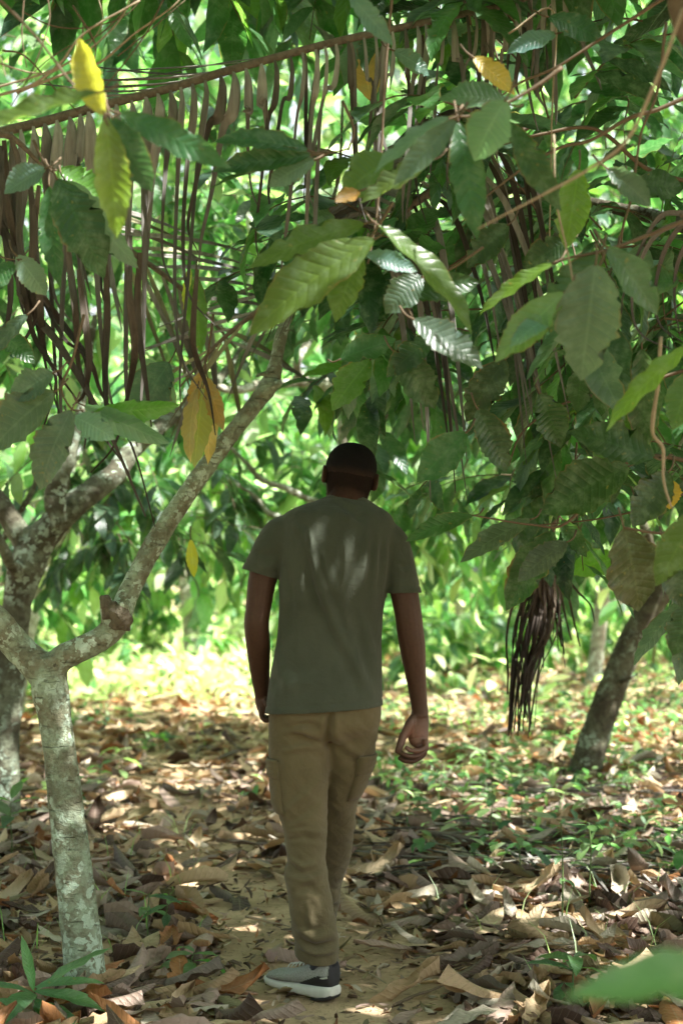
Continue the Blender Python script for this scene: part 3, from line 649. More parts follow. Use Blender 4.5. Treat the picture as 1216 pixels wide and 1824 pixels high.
# skin -------------------------------------------------
HC = np.array(P(622, 858, YP + .045)); HR = np.array(Euler((R(-30), R(9), R(4))).to_matrix())
hp = [(-.118, .058, .012, .012), (-.110, .055, .034, .03), (-.092, .04, .05, .055), (-.065, .022, .061, .077), (-.035, .01, .068, .090), (-.005, .004, .0725, .096), (.025, .0, .0765, .0985),
      (.055, -.003, .0755, .0945), (.08, -.004, .068, .081), (.098, -.003, .053, .062), (.109, -.001, .034, .039), (.114, 0, .012, .013)]
def head_rings(sc=1.0, rows_=None):
    out = []
    for z, cy, rx, ry in catmull(rows_ or hp, 3):
        out.append((HC + HR @ np.array([0, cy, z * sc]), HR @ X_, HR @ Y_, rx * sc, ry * sc, 2.15))
    return out
hl = lambda x, y, z: HC + HR @ np.array([x, y, z])
skin = [loft(head_rings(), 28)]
skin.append(tube([P(608, 925, YP + .02), P(612, 900, YP + .025), hl(0, -.012, -.05), hl(0, 0, .0)], [.066, .058, .056, .055], 20, 5))
for sx in (-1, 1):   # ears
    skin.append(loft([(hl(sx * .070, .0, .012), HR @ Z_, HR @ Y_, .026, .012), (hl(sx * .080, -.004, .010), HR @ Z_, HR @ Y_, .033, .018), (hl(sx * .088, -.010, .010), HR @ Z_, HR @ Y_, .032, .018), (hl(sx * .091, -.012, .01), HR @ Z_, HR @ Y_, .024, .012)], 14))
    skin.append(loft([(hl(sx * .03, .090, .012), HR @ X_, HR @ Z_, .014, .006), (hl(sx * .03, .099, .013), HR @ X_, HR @ Z_, .010, .004)], 10))   # lids
skin.append(tube([hl(0, .088, .02), hl(0, .104, -.005), hl(0, .118, -.028), hl(0, .095, -.034)], [.009, .010, .016, .009], 12, 4))             # nose
skin.append(tube([hl(-.024, .088, -.058), hl(0, .104, -.056), hl(.024, .088, -.058)], [.004, .008, .004], 10, 4))
skin.append(tube([hl(-.022, .086, -.069), hl(0, .101, -.070), hl(.022, .086, -.069)], [.004, .009, .004], 10, 4))
skin.append(tube([hl(-.05, .07, .03), hl(0, .092, .034), hl(.05, .07, .03)], [.008, .010, .008], 10, 4))                                       # brow
skin.append(loft(rows(resamp([(910, 560, 655, .02, .05), (930, 505, 695, .015, .085), (1000, 505, 688, 0, .10), (1100, 505, 672, .005, .09), (1180, 492, 668, 0, .10), (1262, 488, 668, 0, .11), (1300, 495, 662, .01, .09), (1322, 520, 640, .02, .06)])), 24))
# arms and hands
skin.append(limb([(535, 950, .015, .045), (502, 962, .006, .050), (482, 992, -.002, .049), (468, 1030, -.008, .0455), (460, 1085, -.012, .040), (457, 1112, -.01, .0395), (460, 1150, .018, .0385), (463, 1195, .06, .032), (467, 1232, .095, .026), (468, 1248, .105, .025)]))
skin.append(limb([(650, 955, .015, .045), (688, 970, .006, .046), (706, 1005, .0, .0445), (717, 1045, -.008, .0445), (726, 1090, -.012, .043), (730, 1122, -.008, .0425), (734, 1150, .0, .0415), (739, 1195, .012, .034), (744, 1235, .022, .0285), (747, 1262, .026, .026), (748, 1276, .026, .026)]))
def pr(px, py, dy, rx, ry): c = np.array(P(px, py, YP + dy)); return (c, X_, Y_, rx * SC, ry)
skin.append(loft([pr(748, 1262, .026, 14.5, .021), pr(747, 1275, .026, 16, .022), pr(745, 1288, .027, 18.5, .023), pr(743, 1300, .029, 20, .026), pr(744, 1311, .030, 18.5, .028), pr(744.5, 1320, .030, 17, .03), pr(746, 1327, .03, 14.5, .03), pr(748, 1332, .03, 9, .027)], 20))
skin.append(limb([(738, 1276, .018, .014), (730, 1290, .012, .017), (724, 1302, .01, .016), (717.5, 1312, .004, .0138), (713, 1325, -.004, .0122), (709, 1336, -.008, .0108), (707, 1342, -.008, .008)], 12, 5))
for f in ([(757, 1317, -.006), (757, 1330, -.010), (745, 1337, -.024), (731, 1336, -.034), (721, 1330, -.036)],
          [(757, 1320, .014), (757, 1336, .012), (742, 1346, -.002), (725, 1346, -.014), (714, 1340, -.016)],
          [(755, 1320, .035), (755, 1341, .035), (739, 1354, .022), (721, 1355, .010), (709, 1349, .006)],
          [(752, 1318, .054), (750, 1337, .056), (735, 1347, .046), (720, 1346, .036), (711, 1340, .030)]):
    skin.append(limb([(a, b, d, r) for (a, b, d), r in zip(f, (.0098, .0096, .0090, .0084, .0070))], 10, 5))
skin.append(loft([pr(467, 1240, .10, 12, .022), pr(468, 1252, .105, 14, .03), pr(470, 1264, .108, 12, .034), pr(471, 1269, .108, 9, .03)], 16))
for i, d in enumerate((.082, .100, .118, .136)):
    skin.append(limb([(466, 1262, d, .0095), (466, 1274 - i, d, .009), (472, 1283 - 2 * i, d - .004, .0082), (480, 1283 - 2 * i, d - .006, .0068)], 10, 5))
skin.append(limb([(472, 1246, .078, .012), (478, 1258, .066, .0105), (482, 1270, .064, .0085)], 10, 5))
# legs inside the trousers, down to the ankles
skin.append(loft(rows(resamp([(1275, 492, 576, .01, .075), (1352, 492, 576, .0, .07), (1450, 512, 572, -.01, .055), (1560, 520, 572, -.03, .048), (1660, 540, 586, -.02, .036), (1725, 556, 588, -.002, .030), (1745, 556, 586, .0, .030)])), 18))
skin.append(loft(rows(resamp([(1275, 586, 664, .02, .07), (1352, 582, 656, .07, .065), (1450, 582, 622, .2, .05), (1540, 575, 612, .34, .045), (1610, 570, 596, .46, .032), (1640, 566, 592, .52, .034)])), 18))
bm_ = remesh(skin, .0030, 4, .5); V = getV(bm_)
N = getN(bm_); palm_ = np.array(P(738, 1312, YP)); dpalm = np.linalg.norm((V - palm_) * [1, .35, 1], axis=1)
V += N * (.0007 * fbm(V * 160, 5, 2))[:, None]
for a, b in [((737, 1280), (737, 1312)), ((724, 1318), (752, 1312)), ((730, 1330), (757, 1324))]:   # creases of the palm
    p0 = np.array(P(*a, YP)); p1 = np.array(P(*b, YP)); d = (p1 - p0); q = V - p0; t = np.clip((q @ d) / (d @ d), 0, 1); dd = np.linalg.norm((q - t[:, None] * d)[:, [0, 2]], axis=1)
    V -= N * (.0022 * np.exp(-(dd / .0022) ** 2) * (V[:, 1] < YP + .02) * (np.abs(V[:, 2] - palm_[2]) < .07))[:, None]
setV(bm_, V - np.array(person.location))
hz = (V - HC) @ HR     # head space
t = np.tile(np.array([.062, .030, .018]), (len(V), 1))
k = np.clip(1 - dpalm / .075, 0, 1)[:, None] * np.array(V[:, 1] < YP + .03)[:, None]; t = t * (1 - k) + np.array([.2, .085, .055]) * k
stub_ = np.clip((hz[:, 2] + .108 + .014 * fbm(V * 60, 8)) / .055, 0, 1) ** .7 * np.clip((.05 - hz[:, 1]) / .05, 0, 1) * (hz[:, 2] > -.12) * np.clip((.079 - np.abs(hz[:, 0])) / .004, 0, 1)
t = t * (1 - .93 * stub_[:, None]) + np.array([.014, .011, .010]) * .93 * stub_[:, None]
settint(bm_, t)
s = NT('dark_skin'); co = s.coord(); tn = s.tint(); n = s.noise(co, 90, 4, .6); sp = s.n('ShaderNodeSeparateColor'); s.l(tn, sp.inputs[0])
c_ = s.mix(s.math('MULTIPLY', s.ramp(n, .35, .7), .3), tn, s.mix(1.0, tn, (.6, .55, .52), 'MULTIPLY'))
M['skin'] = s.done(s.bsdf(c_, .55, s.bump(s.math('ADD', n, s.noise(co, 420, 2)), .3, .0015), s.math('MULTIPLY', s.ramp(sp.outputs[0], .012, .12), .7), Subsurface_Weight=.06, Subsurface_Scale=.008))
obj('body', bm_, M['skin'], person)
M['hair'] = plain('black_hair', (.012, .011, .011), .95, 420, .6, 1.0, .004, .12, True)
# hair cap: cut along a line that drops to the nape
hv = remesh([loft(head_rings(1.035), 32)], .0045, 3); bmh = bmesh.new(); bmh.from_mesh(hv)
pco = Vector(hl(0, -.06, -.018)); pno = Vector(HR @ unit([0, .5, -1.0]))
bmesh.ops.bisect_plane(bmh, geom=bmh.verts[:] + bmh.edges[:] + bmh.faces[:], plane_co=pco, plane_no=pno, clear_outer=True)
bmh.to_mesh(hv); bmh.free(); V = getV(hv); Nn = getN(hv); d = (V - np.array(pco)) @ np.array(-pno)
V += Nn * ((.004 * np.clip(d / .05, 0, 1) - .0045 * np.clip(1 - d / .02, 0, 1)) + .0016 * fbm(V * 190, 6, 2))[:, None]; setV(hv, V - np.array(person.location)); hk = np.clip(d / .03 + .25 * fbm(V * 45, 12), 0, 1)[:, None]; settint(hv, np.array([.042, .027, .02]) * (1 - hk) + np.array([.011, .010, .010]) * hk); obj('hair', hv, M['hair'], person)
# spectacles, their side arms hooked behind the ears
M['black'] = plain('black_plastic', (.012, .012, .013), .25, 30, .1, .05, .001, .6)
g = []
for sx in (-1, 1):
    g.append(tube([hl(sx * .058, .105, .022), hl(sx * .064, .085, .026), hl(sx * .0745, .03, .034), hl(sx * .0795, -.002, .036), hl(sx * .0825, -.014, .030)], [.0022, .0022, .0022, .0026, .0045], 8, 4))
    g.append(tube([hl(sx * (.035 + .026 * math.cos(q)), .112, .015 + .019 * math.sin(q)) for q in np.linspace(0, 6.3, 14)], [.0018] * 14, 6, 2))
g.append(tube([hl(-.01, .114, .018), hl(.01, .114, .018)], [.0018, .0018], 6, 2))
gv, gf = join(g); obj('spectacles', mesh('spectacles', gv - np.array(person.location), gf), M['black'], person)

# t-shirt ----------------------------------------------
def fold(V, pts, wid, amp, N, side=-1):
    """a soft crease along a line of picture points on the walker's back, fading out at both ends"""
    best = np.full(len(V), 9.); par = np.zeros(len(V)); n = len(pts) - 1
    for k_, (a, b) in enumerate(zip(pts[:-1], pts[1:])):
        p0 = np.array(P(*a, YP - .1))[[0, 2]]; p1 = np.array(P(*b, YP - .1))[[0, 2]]; d = p1 - p0; q = V[:, [0, 2]] - p0
        tr_ = (q @ d) / (d @ d); t = np.clip(tr_, 0, 1); dd = np.linalg.norm(q - t[:, None] * d, axis=1); m = dd < best
        best = np.where(m, dd, best); par = np.where(m, (k_ + t) / n, par)
    env = np.sin(math.pi * np.clip(par, 0, 1)) ** .8; wd = wid * (.8 + .7 * par)
    return amp * env * (np.exp(-(best / wd) ** 2) - .35 * np.exp(-((best - wd * 1.9) / wd) ** 2)) * np.clip(N[:, 1] * side * 3, 0, 1)
torso = loft(rows(resamp([(878, 589, 650, .035, .062), (887, 577, 652, .032, .070), (896, 552, 664, .026, .082), (906, 520, 682, .02, .094), (918, 503, 697, .012, .106), (940, 496, 704, .005, .116), (975, 496, 702, -.002, .124), (1020, 498, 696, -.004, .126), (1062, 498, 688, -.002, .122),
      (1100, 497, 683, .0, .116), (1150, 490, 681, .0, .116), (1200, 480, 681, -.002, .122), (1250, 474, 681, -.004, .13), (1290, 471, 682, -.004, .132), (1310, 471, 682, -.004, .132)])), 40)
SLL = [(545, 948, .012, .045), (518, 945, .008, .056), (498, 957, .004, .062), (481, 987, -.002, .063), (466, 1018, -.008, .060), (457, 1043, -.01, .060), (450, 1065, -.012, .060)]
SLR = [(640, 950, .012, .045), (668, 950, .008, .055), (692, 966, .004, .058), (706, 1000, .0, .0545), (715, 1035, -.006, .052), (721, 1060, -.01, .051), (726, 1085, -.012, .051)]
sh = remesh([torso, limb(SLL, 24), limb(SLR, 24)], .0058, 8, .55)
V = getV(sh); N = getN(sh)
w_ = V + .03 * np.stack([fbm(V * 5, 1), fbm(V * 5, 2), fbm(V * 5, 3)], -1)
d = .0045 * fbm(w_ * np.array([17, 12, 4.0]), 4, 2) + .0022 * fbm(w_ * np.array([38, 20, 12.0]), 6, 2)
for pts, wd, am in [([(545, 940), (560, 1000), (572, 1050), (600, 1120), (640, 1200), (668, 1245)], .011, .009), ([(545, 985), (552, 1040), (575, 1110)], .012, -.006), ([(690, 955), (684, 1010), (672, 1080)], .008, .006), ([(672, 950), (668, 1020), (660, 1090)], .009, .006), ([(655, 930), (652, 990), (640, 1050)], .01, .005),
                    ([(575, 975), (582, 1020), (590, 1060)], .012, .006), ([(500, 1000), (507, 1060), (500, 1140)], .009, .007), ([(640, 1080), (660, 1150), (676, 1230)], .012, .006), ([(610, 1090), (640, 1180), (655, 1250)], .013, .005), ([(590, 888), (615, 905), (655, 925)], .01, -.006), ([(520, 930), (540, 950), (552, 1000)], .012, .005),
                    ([(490, 1150), (500, 1200), (530, 1245)], .014, .006), ([(478, 1245), (520, 1215), (600, 1210)], .016, .004), ([(450, 980), (475, 990), (497, 985)], .01, -.004), ([(446, 1000), (470, 1012), (495, 1010)], .008, .004), ([(705, 1000), (722, 1010), (738, 1003)], .008, -.004)]:
    d += fold(V, pts, wd, am, N)
V = V + N * 1.35 * d[:, None]; setV(sh, V)
bms = bmesh.new(); bms.from_mesh(sh)
def cut(bmx, co, no, sel=None):
    fs = [f for f in bmx.faces if sel is None or sel(f.calc_center_median())]
    gm = set(fs); 
    for f in fs: gm.update(f.verts); gm.update(f.edges)
    bmesh.ops.bisect_plane(bmx, geom=list(gm), plane_co=co, plane_no=no, clear_outer=True)
hem = P(575, 1262, YP); cut(bms, hem, Vector((.065, .0, -1)).normalized())
cut(bms, P(615, 886, YP), Vector((.12, .35, 1)).normalized(), lambda c: abs(c.x - P(615, 0, YP).x) < .11 and c.z > P(0, 935, YP).z)
hl_, hr_ = P(463, 1022, YP), P(720, 1056, YP)
cut(bms, hl_, Vector((-.30, 0, -1)).normalized(), lambda c: c.x < P(496.5, 0, YP).x and c.z > P(0, 1110, YP).z)
cut(bms, hr_, Vector((.02, 0, -1)).normalized(), lambda c: c.x > P(689, 0, YP).x and c.z > P(0, 1120, YP).z)
# loose bits left by the cuts
seen = set(); bms.verts.ensure_lookup_table(); comps = []
for v0 in bms.verts:
    if v0.index in seen: continue
    st = [v0]; seen.add(v0.index); comp = []
    while st:
        v = st.pop(); comp.append(v)
        for e in v.link_edges:
            o_ = e.other_vert(v)
            if o_.index not in seen: seen.add(o_.index); st.append(o_)
    comps.append(comp)
big = max(comps, key=len); dele = [v for c in comps if c is not big for v in c]
if dele: bmesh.ops.delete(bms, geom=dele, context='VERTS')
# stitched hem lines
bms.normal_update(); nk = P(615, 886, YP); nkn = Vector((.12, .35, 1)).normalized()
for v in bms.verts:
    for co_, no_ in ((hem, Vector((.065, 0, -1)).normalized()), (hl_, Vector((-.3, 0, -1)).normalized()), (hr_, Vector((.02, 0, -1)).normalized())):
        if co_ is hl_ and v.co.x > P(496, 0, YP).x: continue
        if co_ is hr_ and v.co.x < P(690, 0, YP).x: continue
        dd = abs((v.co - co_).dot(no_))
        if dd > .04: continue
        v.co += v.normal * (-.0022 * math.exp(-((dd - .022) / .004) ** 2) + .0012 * (dd < .02))
for v in bms.verts:
    dd = abs((v.co - nk).dot(nkn))
    if v.co.z > P(0, 925, YP).z and abs(v.co.x - nk.x) < .1 and dd < .03: v.co += v.normal * (.0015 * (dd < .014) - .002 * math.exp(-((dd - .015) / .003) ** 2))
bms.to_mesh(sh); bms.free(); setV(sh, getV(sh) - np.array(person.location))
M['shirt'] = plain('olive_jersey', (.082, .088, .062), .92, 14, .22, .35, .002, .15)
def cloth(name, col, col2, rough=.92, weave=900):
    s = NT(name); co = s.coord(); n = s.noise(co, 6, 4, .6); c = s.mix(s.ramp(n, .35, .65), col, col2); f = s.noise(co, weave, 2)
    c = s.mix(s.math('MULTIPLY', s.ramp(f, .4, .7), .3), c, s.mix(1.0, c, (.6, .6, .6), 'MULTIPLY'))
    h = s.math('ADD', s.math('MULTIPLY', f, .12), s.noise(co, 22, 6, .62, .6))
    return s.done(s.bsdf(c, rough, s.bump(h, .6, .010), .15, Sheen_Weight=.12))
M['shirt'] = cloth('olive_jersey', (.056, .066, .048), (.070, .081, .060)); M['khaki'] = cloth('khaki_twill', (.112, .093, .050), (.14, .116, .064), .9, 700)
so = obj('t_shirt', sh, M['shirt'], person); md = so.modifiers.new('thick', 'SOLIDIFY'); md.thickness = .0025; md.offset = -1
# trousers ---------------------------------------------
LEG_L = resamp([(1275, 480, 590, .0, .100), (1303, 478, 590, .0, .102), (1352, 479, 588, -.004, .098), (1400, 484, 584, -.008, .09), (1432, 488, 582, -.01, .085), (1475, 503, 581, -.012, .08), (1501, 508, 580, -.014, .078), (1535, 509, 582, -.022, .078), (1568, 508, 587, -.03, .078),
      (1611, 514, 592, -.03, .075), (1640, 520, 596, -.025, .07), (1667, 524, 602, -.02, .066), (1695, 526, 603, -.012, .062), (1720, 531, 602, -.008, .06), (1745, 536, 600, -.008, .058)], 4)
LEG_R = resamp([(1275, 572, 678, .01, .100), (1313, 574, 672, .03, .100), (1352, 574, 664, .06, .096), (1392, 572, 652, .1, .09), (1432, 570, 636, .15, .082), (1475, 568, 632, .21, .078), (1501, 566, 628, .26, .076), (1535, 564, 622, .32, .073), (1578, 560, 608, .40, .068), (1611, 557, 603, .47, .062), (1640, 556, 598, .53, .06), (1662, 556, 596, .56, .058)], 4)
hips = loft(rows(resamp([(1190, 500, 668, .0, .098), (1235, 482, 676, .0, .112), (1266, 479, 678, -.002, .122), (1295, 481, 674, .0, .118), (1318, 500, 655, .01, .085)])), 36)
rl, rr_ = rows(LEG_L), rows(LEG_R)
tm = remesh([hips, loft(rl, 28), loft(rr_, 28)], .0058, 7, .55); V = getV(tm); N = getN(tm)
w_ = V + .03 * np.stack([fbm(V * 6, 1), fbm(V * 6, 2), fbm(V * 6, 3)], -1)
lowk = np.clip((P(0, 1400, YP).z - V[:, 2]) / .3, 0, 1)
ox = V[:, 0] - P(585, 0, YP).x
slant = w_ + np.stack([0 * ox, 0 * ox, .9 * ox], -1)
d = (.004 + .003 * lowk) * fbm(slant * np.array([7, 7, 26.0]), 14, 3) + .0035 * fbm(w_ * np.array([18, 18, 7.0]), 16, 2)
for pts, wd, am in [([(590, 1262), (586, 1290), (583, 1340)], .010, -.014), ([(500, 1305), (540, 1300), (578, 1318)], .008, .008), ([(520, 1290), (550, 1288), (580, 1300)], .007, -.006), ([(498, 1340), (540, 1330), (582, 1335)], .009, .007), ([(505, 1450), (540, 1420), (582, 1380)], .01, .007), ([(506, 1470), (545, 1448), (581, 1415)], .009, -.006),
                    ([(508, 1484), (545, 1479), (581, 1488)], .004, .005), ([(508, 1500), (540, 1492), (580, 1502)], .006, -.006), ([(510, 1530), (540, 1545), (575, 1535)], .008, .008), ([(512, 1560), (545, 1568), (582, 1555)], .009, .007), ([(520, 1590), (550, 1580), (588, 1600)], .01, -.006),
                    ([(530, 1655), (560, 1672), (598, 1665)], .010, .010), ([(528, 1675), (560, 1690), (600, 1683)], .007, -.008), ([(530, 1692), (565, 1700), (600, 1698)], .008, .008), ([(548, 1600), (552, 1640), (556, 1665)], .009, .006), ([(590, 1300), (625, 1340), (650, 1350)], .012, .006)]:
    d += fold(V, pts, wd, am, N)
V = V + N * 1.3 * d[:, None]; setV(tm, V); bt = bmesh.new(); bt.from_mesh(tm)
cut(bt, P(566, 1703, YP - .01), Vector((-.10, .25, -1)).normalized(), lambda c: c.z < .28 and c.y < YP + .12)
cut(bt, P(576, 1648, YP + .54), Vector((0, -.1, -1)).normalized(), lambda c: c.z < .35 and c.y > YP + .3)
bt.to_mesh(tm); bt.free(); setV(tm, getV(tm) - np.array(person.location))
to = obj('trousers', tm, M['khaki'], person); md = to.modifiers.new('thick', 'SOLIDIFY'); md.thickness = .003; md.offset = -1
def patch(rings, p0, p1, a0, a1, off, th, nu=8, nv=12):
    """cloth patch laid on a leg: rows p0..p1 in picture y, angles a0..a1"""
    ys = np.array([r[0] for r in rings[0]]); V = []
    for layer in (off - th, off):
        for j in range(nv + 1):
            y = p0 + (p1 - p0) * j / nv; i = np.clip(np.searchsorted(ys, y) - 1, 0, len(ys) - 2); f = (y - ys[i]) / (ys[i+1] - ys[i])
            A, B = rings[1][i], rings[1][i + 1]; c = A[0] * (1-f) + B[0] * f; ra = A[3]*(1-f)+B[3]*f; rb_ = A[4]*(1-f)+B[4]*f
            for k_ in range(nu + 1):
                q = R(a0 + (a1 - a0) * k_ / nu); e = 1 if layer == off else 1
                bul = 0 if layer != off else (-.004 if (k_ in (0, nu) or j in (0, nv)) else .0015 * math.sin(j * 1.7 + k_))
                cs, sn = math.cos(q), math.sin(q); x = np.sign(cs) * abs(cs) ** (2/2.3); yy = np.sign(sn) * abs(sn) ** (2/2.3)
                V.append(c + np.array([x * (ra + layer + bul), yy * (rb_ + layer + bul), 0]))
    n1 = nu + 1; tot = n1 * (nv + 1); F = []
    for j in range(nv):
        for k_ in range(nu):
            a = j*n1+k_; F.append((a+tot, a+1+tot, a+1+n1+tot, a+n1+tot)); F.append((a+n1, a+1+n1, a+1, a))
    for j in range(nv): F += [(j*n1, j*n1+tot, (j+1)*n1+tot, (j+1)*n1), (j*n1+nu, (j+1)*n1+nu, (j+1)*n1+nu+tot, j*n1+nu+tot)]
    for k_ in range(nu): F += [(k_, k_+1, k_+1+tot, k_+tot), (nv*n1+k_, nv*n1+k_+tot, nv*n1+k_+1+tot, nv*n1+k_+1)]
    return np.array(V) - np.array(person.location), F
def pocket(rings, p0, p1, a0, a1):
    m = mesh('pocket', *patch(rings, p0, p1, a0, a1, .007, .014)); pk = obj('pocket', m, M['khaki'], to)
    m2 = mesh('pocket_flap', *patch(rings, p0 - 4, p0 + 30, a0 + (a1-a0) * .02, a1 - (a1-a0) * .02, .011, .008)); obj('pocket_flap', m2, M['khaki'], to)
pocket((LEG_L, rl), 1352, 1446, 150, 233); pocket((LEG_R, rr_), 1345, 1420, -72, 15)

# shoes --------------------------------------------------
M['foam'] = plain('white_foam', (.62, .62, .58), .6, 25, .25, .15, .002); M['knit'] = plain('grey_knit', (.33, .34, .31), .85, 260, .6, .7, .002)
M['rubber'] = plain('black_rubber', (.02, .02, .022), .6, 60, .3, .3, .002); M['tape'] = plain('pale_tape', (.4, .42, .36), .5)
def shoe(heel, toe, pitch=0., name='shoe'):
    d = Vector(toe) - Vector(heel); L = d.length; yaw = math.atan2(d.y, d.x); rt = empty(name); rt.parent = person
    rt.location = Vector(heel) - Vector(person.location); rt.rotation_euler = Euler((0, -pitch, yaw), 'XYZ'); L = .262
    def lx(rws, n=24, p=2.6):   # (x, z low, z high, half width, side shift)
        rws = [tuple(r) for r in catmull(rws, 4)]
        return loft([(np.array([x * L, sh_, (a + b) / 2]), np.array([0, 1., 0]), np.array([0, 0, 1.]), hw, max((b - a) / 2, .001), p) for x, a, b, hw, sh_ in rws], n)
    sole = [(-.045, .020, .036, .012, 0), (-.03, .014, .046, .028, 0), (.03, .003, .048, .038, 0), (.15, .001, .047, .040, 0), (.35, .002, .043, .038, .0), (.6, .003, .037, .046, -.003), (.8, .006, .035, .045, -.003), (.93, .012, .037, .039, 0), (1.0, .020, .040, .024, .002)]
    m = remesh([lx(sole, 28, 3.2)], .004, 2); obj('sole', m, M['foam'], rt)
    out = [(-.040, .018, .030, .010, 0), (-.02, .007, .026, .030, 0), (.06, -.001, .020, .0395, 0), (.16, -.002, .008, .0405, 0), (.25, -.001, .003, .039, 0)]
    obj('outsole', mesh('outsole', *lx(out, 20, 3)), M['rubber'], rt)
    up = [(-.02, .035, .09, .018, 0), (0, .034, .122, .031, 0), (.08, .034, .127, .039, 0), (.2, .034, .118, .042, 0), (.34, .034, .100, .040, 0), (.5, .032, .083, .040, -.002), (.68, .030, .066, .043, -.003), (.84, .030, .060, .042, -.002), (.95, .031, .050, .032, 0)]
    m = remesh([lx(up, 28, 2.3)], .004, 3); V = getV(m)
    V += getN(m) * (.0015 * np.sin(V[:, 0] * 520 + 2 * np.sin(V[:, 1] * 300)) * np.clip((V[:, 0] - .17) / .03, 0, 1) * (V[:, 0] < .26))[:, None]
    setV(m, V); upo = obj('upper', m, M['knit'], rt)
    # black heel counter and ankle collar laid over the upper
    Nn = getN(m)
    def skinlayer(nm, fn, off, mat):
        me = m.copy(); me.materials.clear(); b = bmesh.new(); b.from_mesh(me)
        bmesh.ops.delete(b, geom=[f for f in b.faces if not fn(f.calc_center_median())], context='FACES')
        b.to_mesh(me); b.free(); n_ = getN(me); setV(me, getV(me) + n_ * off); obj(nm, me, mat, rt)
    skinlayer('heel_counter', lambda c: c.z < .078 - max(0, c.x / L - .12) * .115 and c.x < .42 * L or c.x < .0 * L, .0018, M['rubber'])
    skinlayer('ankle_collar', lambda c: c.z > .103 - .012 * math.cos((c.x / L - .2) * 22) and c.x < .3 * L, .0018, M['rubber'])
    obj('laces', mesh('laces', *join([tube([(x, -.022, .094 - (x - .1) * .22), (x + .004, 0, .103 - (x - .1) * .26), (x, .022, .094 - (x - .1) * .22)], [.0022] * 3, 6, 4) for x in (.105, .12, .135, .15, .165)])), M['foam'], rt)
    for side in (-1, 1):
        tc = bpy.data.curves.new('lettering', 'FONT'); tc.body = 'FINT'; tc.size = .0125; tc.extrude = .0006; tc.align_x = 'CENTER'
        to_ = bpy.data.objects.new('lettering', tc); COL.objects.link(to_); bpy.context.view_layer.update()
        me = bpy.data.meshes.new_from_object(to_.evaluated_get(bpy.context.evaluated_depsgraph_get())); bpy.data.objects.remove(to_)
        V = getV(me); W = np.stack([.056 + (V[:, 0] if side < 0 else -V[:, 0]), np.full(len(V), side * .0395) , .064 + V[:, 1]], -1); W[:, 1] += side * V[:, 2]
        setV(me, W); obj('lettering', me, M['foam'], rt)
        obj('tape', mesh('tape', *tube([(-.001, side * .034, .076), (.012, side * .0385, .073), (.024, side * .0395, .072)], [.003] * 3, 8, 4, True, .4, (0, 0, 1))), M['tape'], rt)
    return rt
gz = gh1(-.1, 4.5)
hl0 = P(601, 1773, 4.43); shoe((hl0.x - .012, 4.465, gz + .004), (hl0.x - .19, 4.60, gz + .004))
hr0 = P(562, 1660, YP + .53); shoe((hr0.x, YP + .50, gh1(hr0.x, YP + .6) + .006), (hr0.x + .03, YP + .79, .01))

# ------------------------------------------------------------------ palm fronds, dry
PT = [(.25, .24, .215), (.165, .155, .132), (.075, .062, .048), (.34, .325, .29), (.11, .098, .08)]
def strip(pts, wid, tint, up=(0, -1, .2), fold_=.5, k=5, twist=0.):
    """a leaflet: folded strip along pts, half widths wid"""
    q = catmull([list(p) + [w_] for p, w_ in zip(pts, wid)], k); p = q[:, :3]; w_ = np.maximum(q[:, 3], .0006); t = unit(np.gradient(p, axis=0)); V = []; U = []
    for i in range(len(p)):
        a = np.array(up, float); a = unit(a - t[i] * (a @ t[i])); b = np.cross(t[i], a); an = twist * i / len(p); b, a = b * math.cos(an) + a * math.sin(an), a * math.cos(an) - b * math.sin(an)
        f = fold_ * (1 + i / len(p)); th = .0012
        for x, z in ((-1, 0), (-.5, .0), (0, 0), (.5, 0), (1, 0)):
            V.append(p[i] + b * x * w_[i] * math.cos(f) + a * (abs(x) * w_[i] * math.sin(f)))
        for x in (1, .5, 0, -.5, -1):
            V.append(p[i] + b * x * w_[i] * math.cos(f) + a * (abs(x) * w_[i] * math.sin(f) - th))
        U += [(.1 * j, i / len(p)) for j in range(10)]
    n = 10; F = [(i*n+j, i*n+(j+1) % n, (i+1)*n+(j+1) % n, (i+1)*n+j) for i in range(len(p) - 1) for j in range(n)]
    V = np.array(V); g = fbm(V * 30, 7, 2)[:, None] * .25 + 1; g = g * np.interp(np.repeat(np.arange(len(p)) / len(p), 10), [0, .3, .55, 1], [1.1, 1, .5, .42])[:, None]
    return V, np.array(F), None, np.tile(np.array(tint), (len(V), 1)) * g
def frond(label, group, path, wr, leaflets, name='palm_frond', mat='palm'):
    root = empty(name, path[0], label=label, cat='palm frond', group=group); o0 = np.array(path[0], float)
    V, F = tube(path, wr, 10, 6, True, .6, (0, 0, 1)); obj('midrib', mesh('midrib', V - o0, F), M['rachis'], root)
    for (pts, wid, tint, up, tw) in leaflets[:100]:
        V, F, _, t = strip(pts, wid, tint, up, random.uniform(.08, .5), 5, tw); obj('leaflet', mesh('leaflet', V - o0, F, None, t), M[mat], root)
    if leaflets[100:]:
        Vs = []; Fs = []; ts = []; n = 0
        for (pts, wid, tint, up, tw) in leaflets[100:]:
            V, F, _, t = strip(pts, wid, tint, up, .4, 4, tw); Vs.append(V - o0); Fs.append(F + n); ts.append(t); n += len(V)
        tag(obj('leaflets', mesh('leaflets', np.vstack(Vs), np.vstack(Fs), None, np.vstack(ts)), M[mat], root), kind='stuff')
    return root
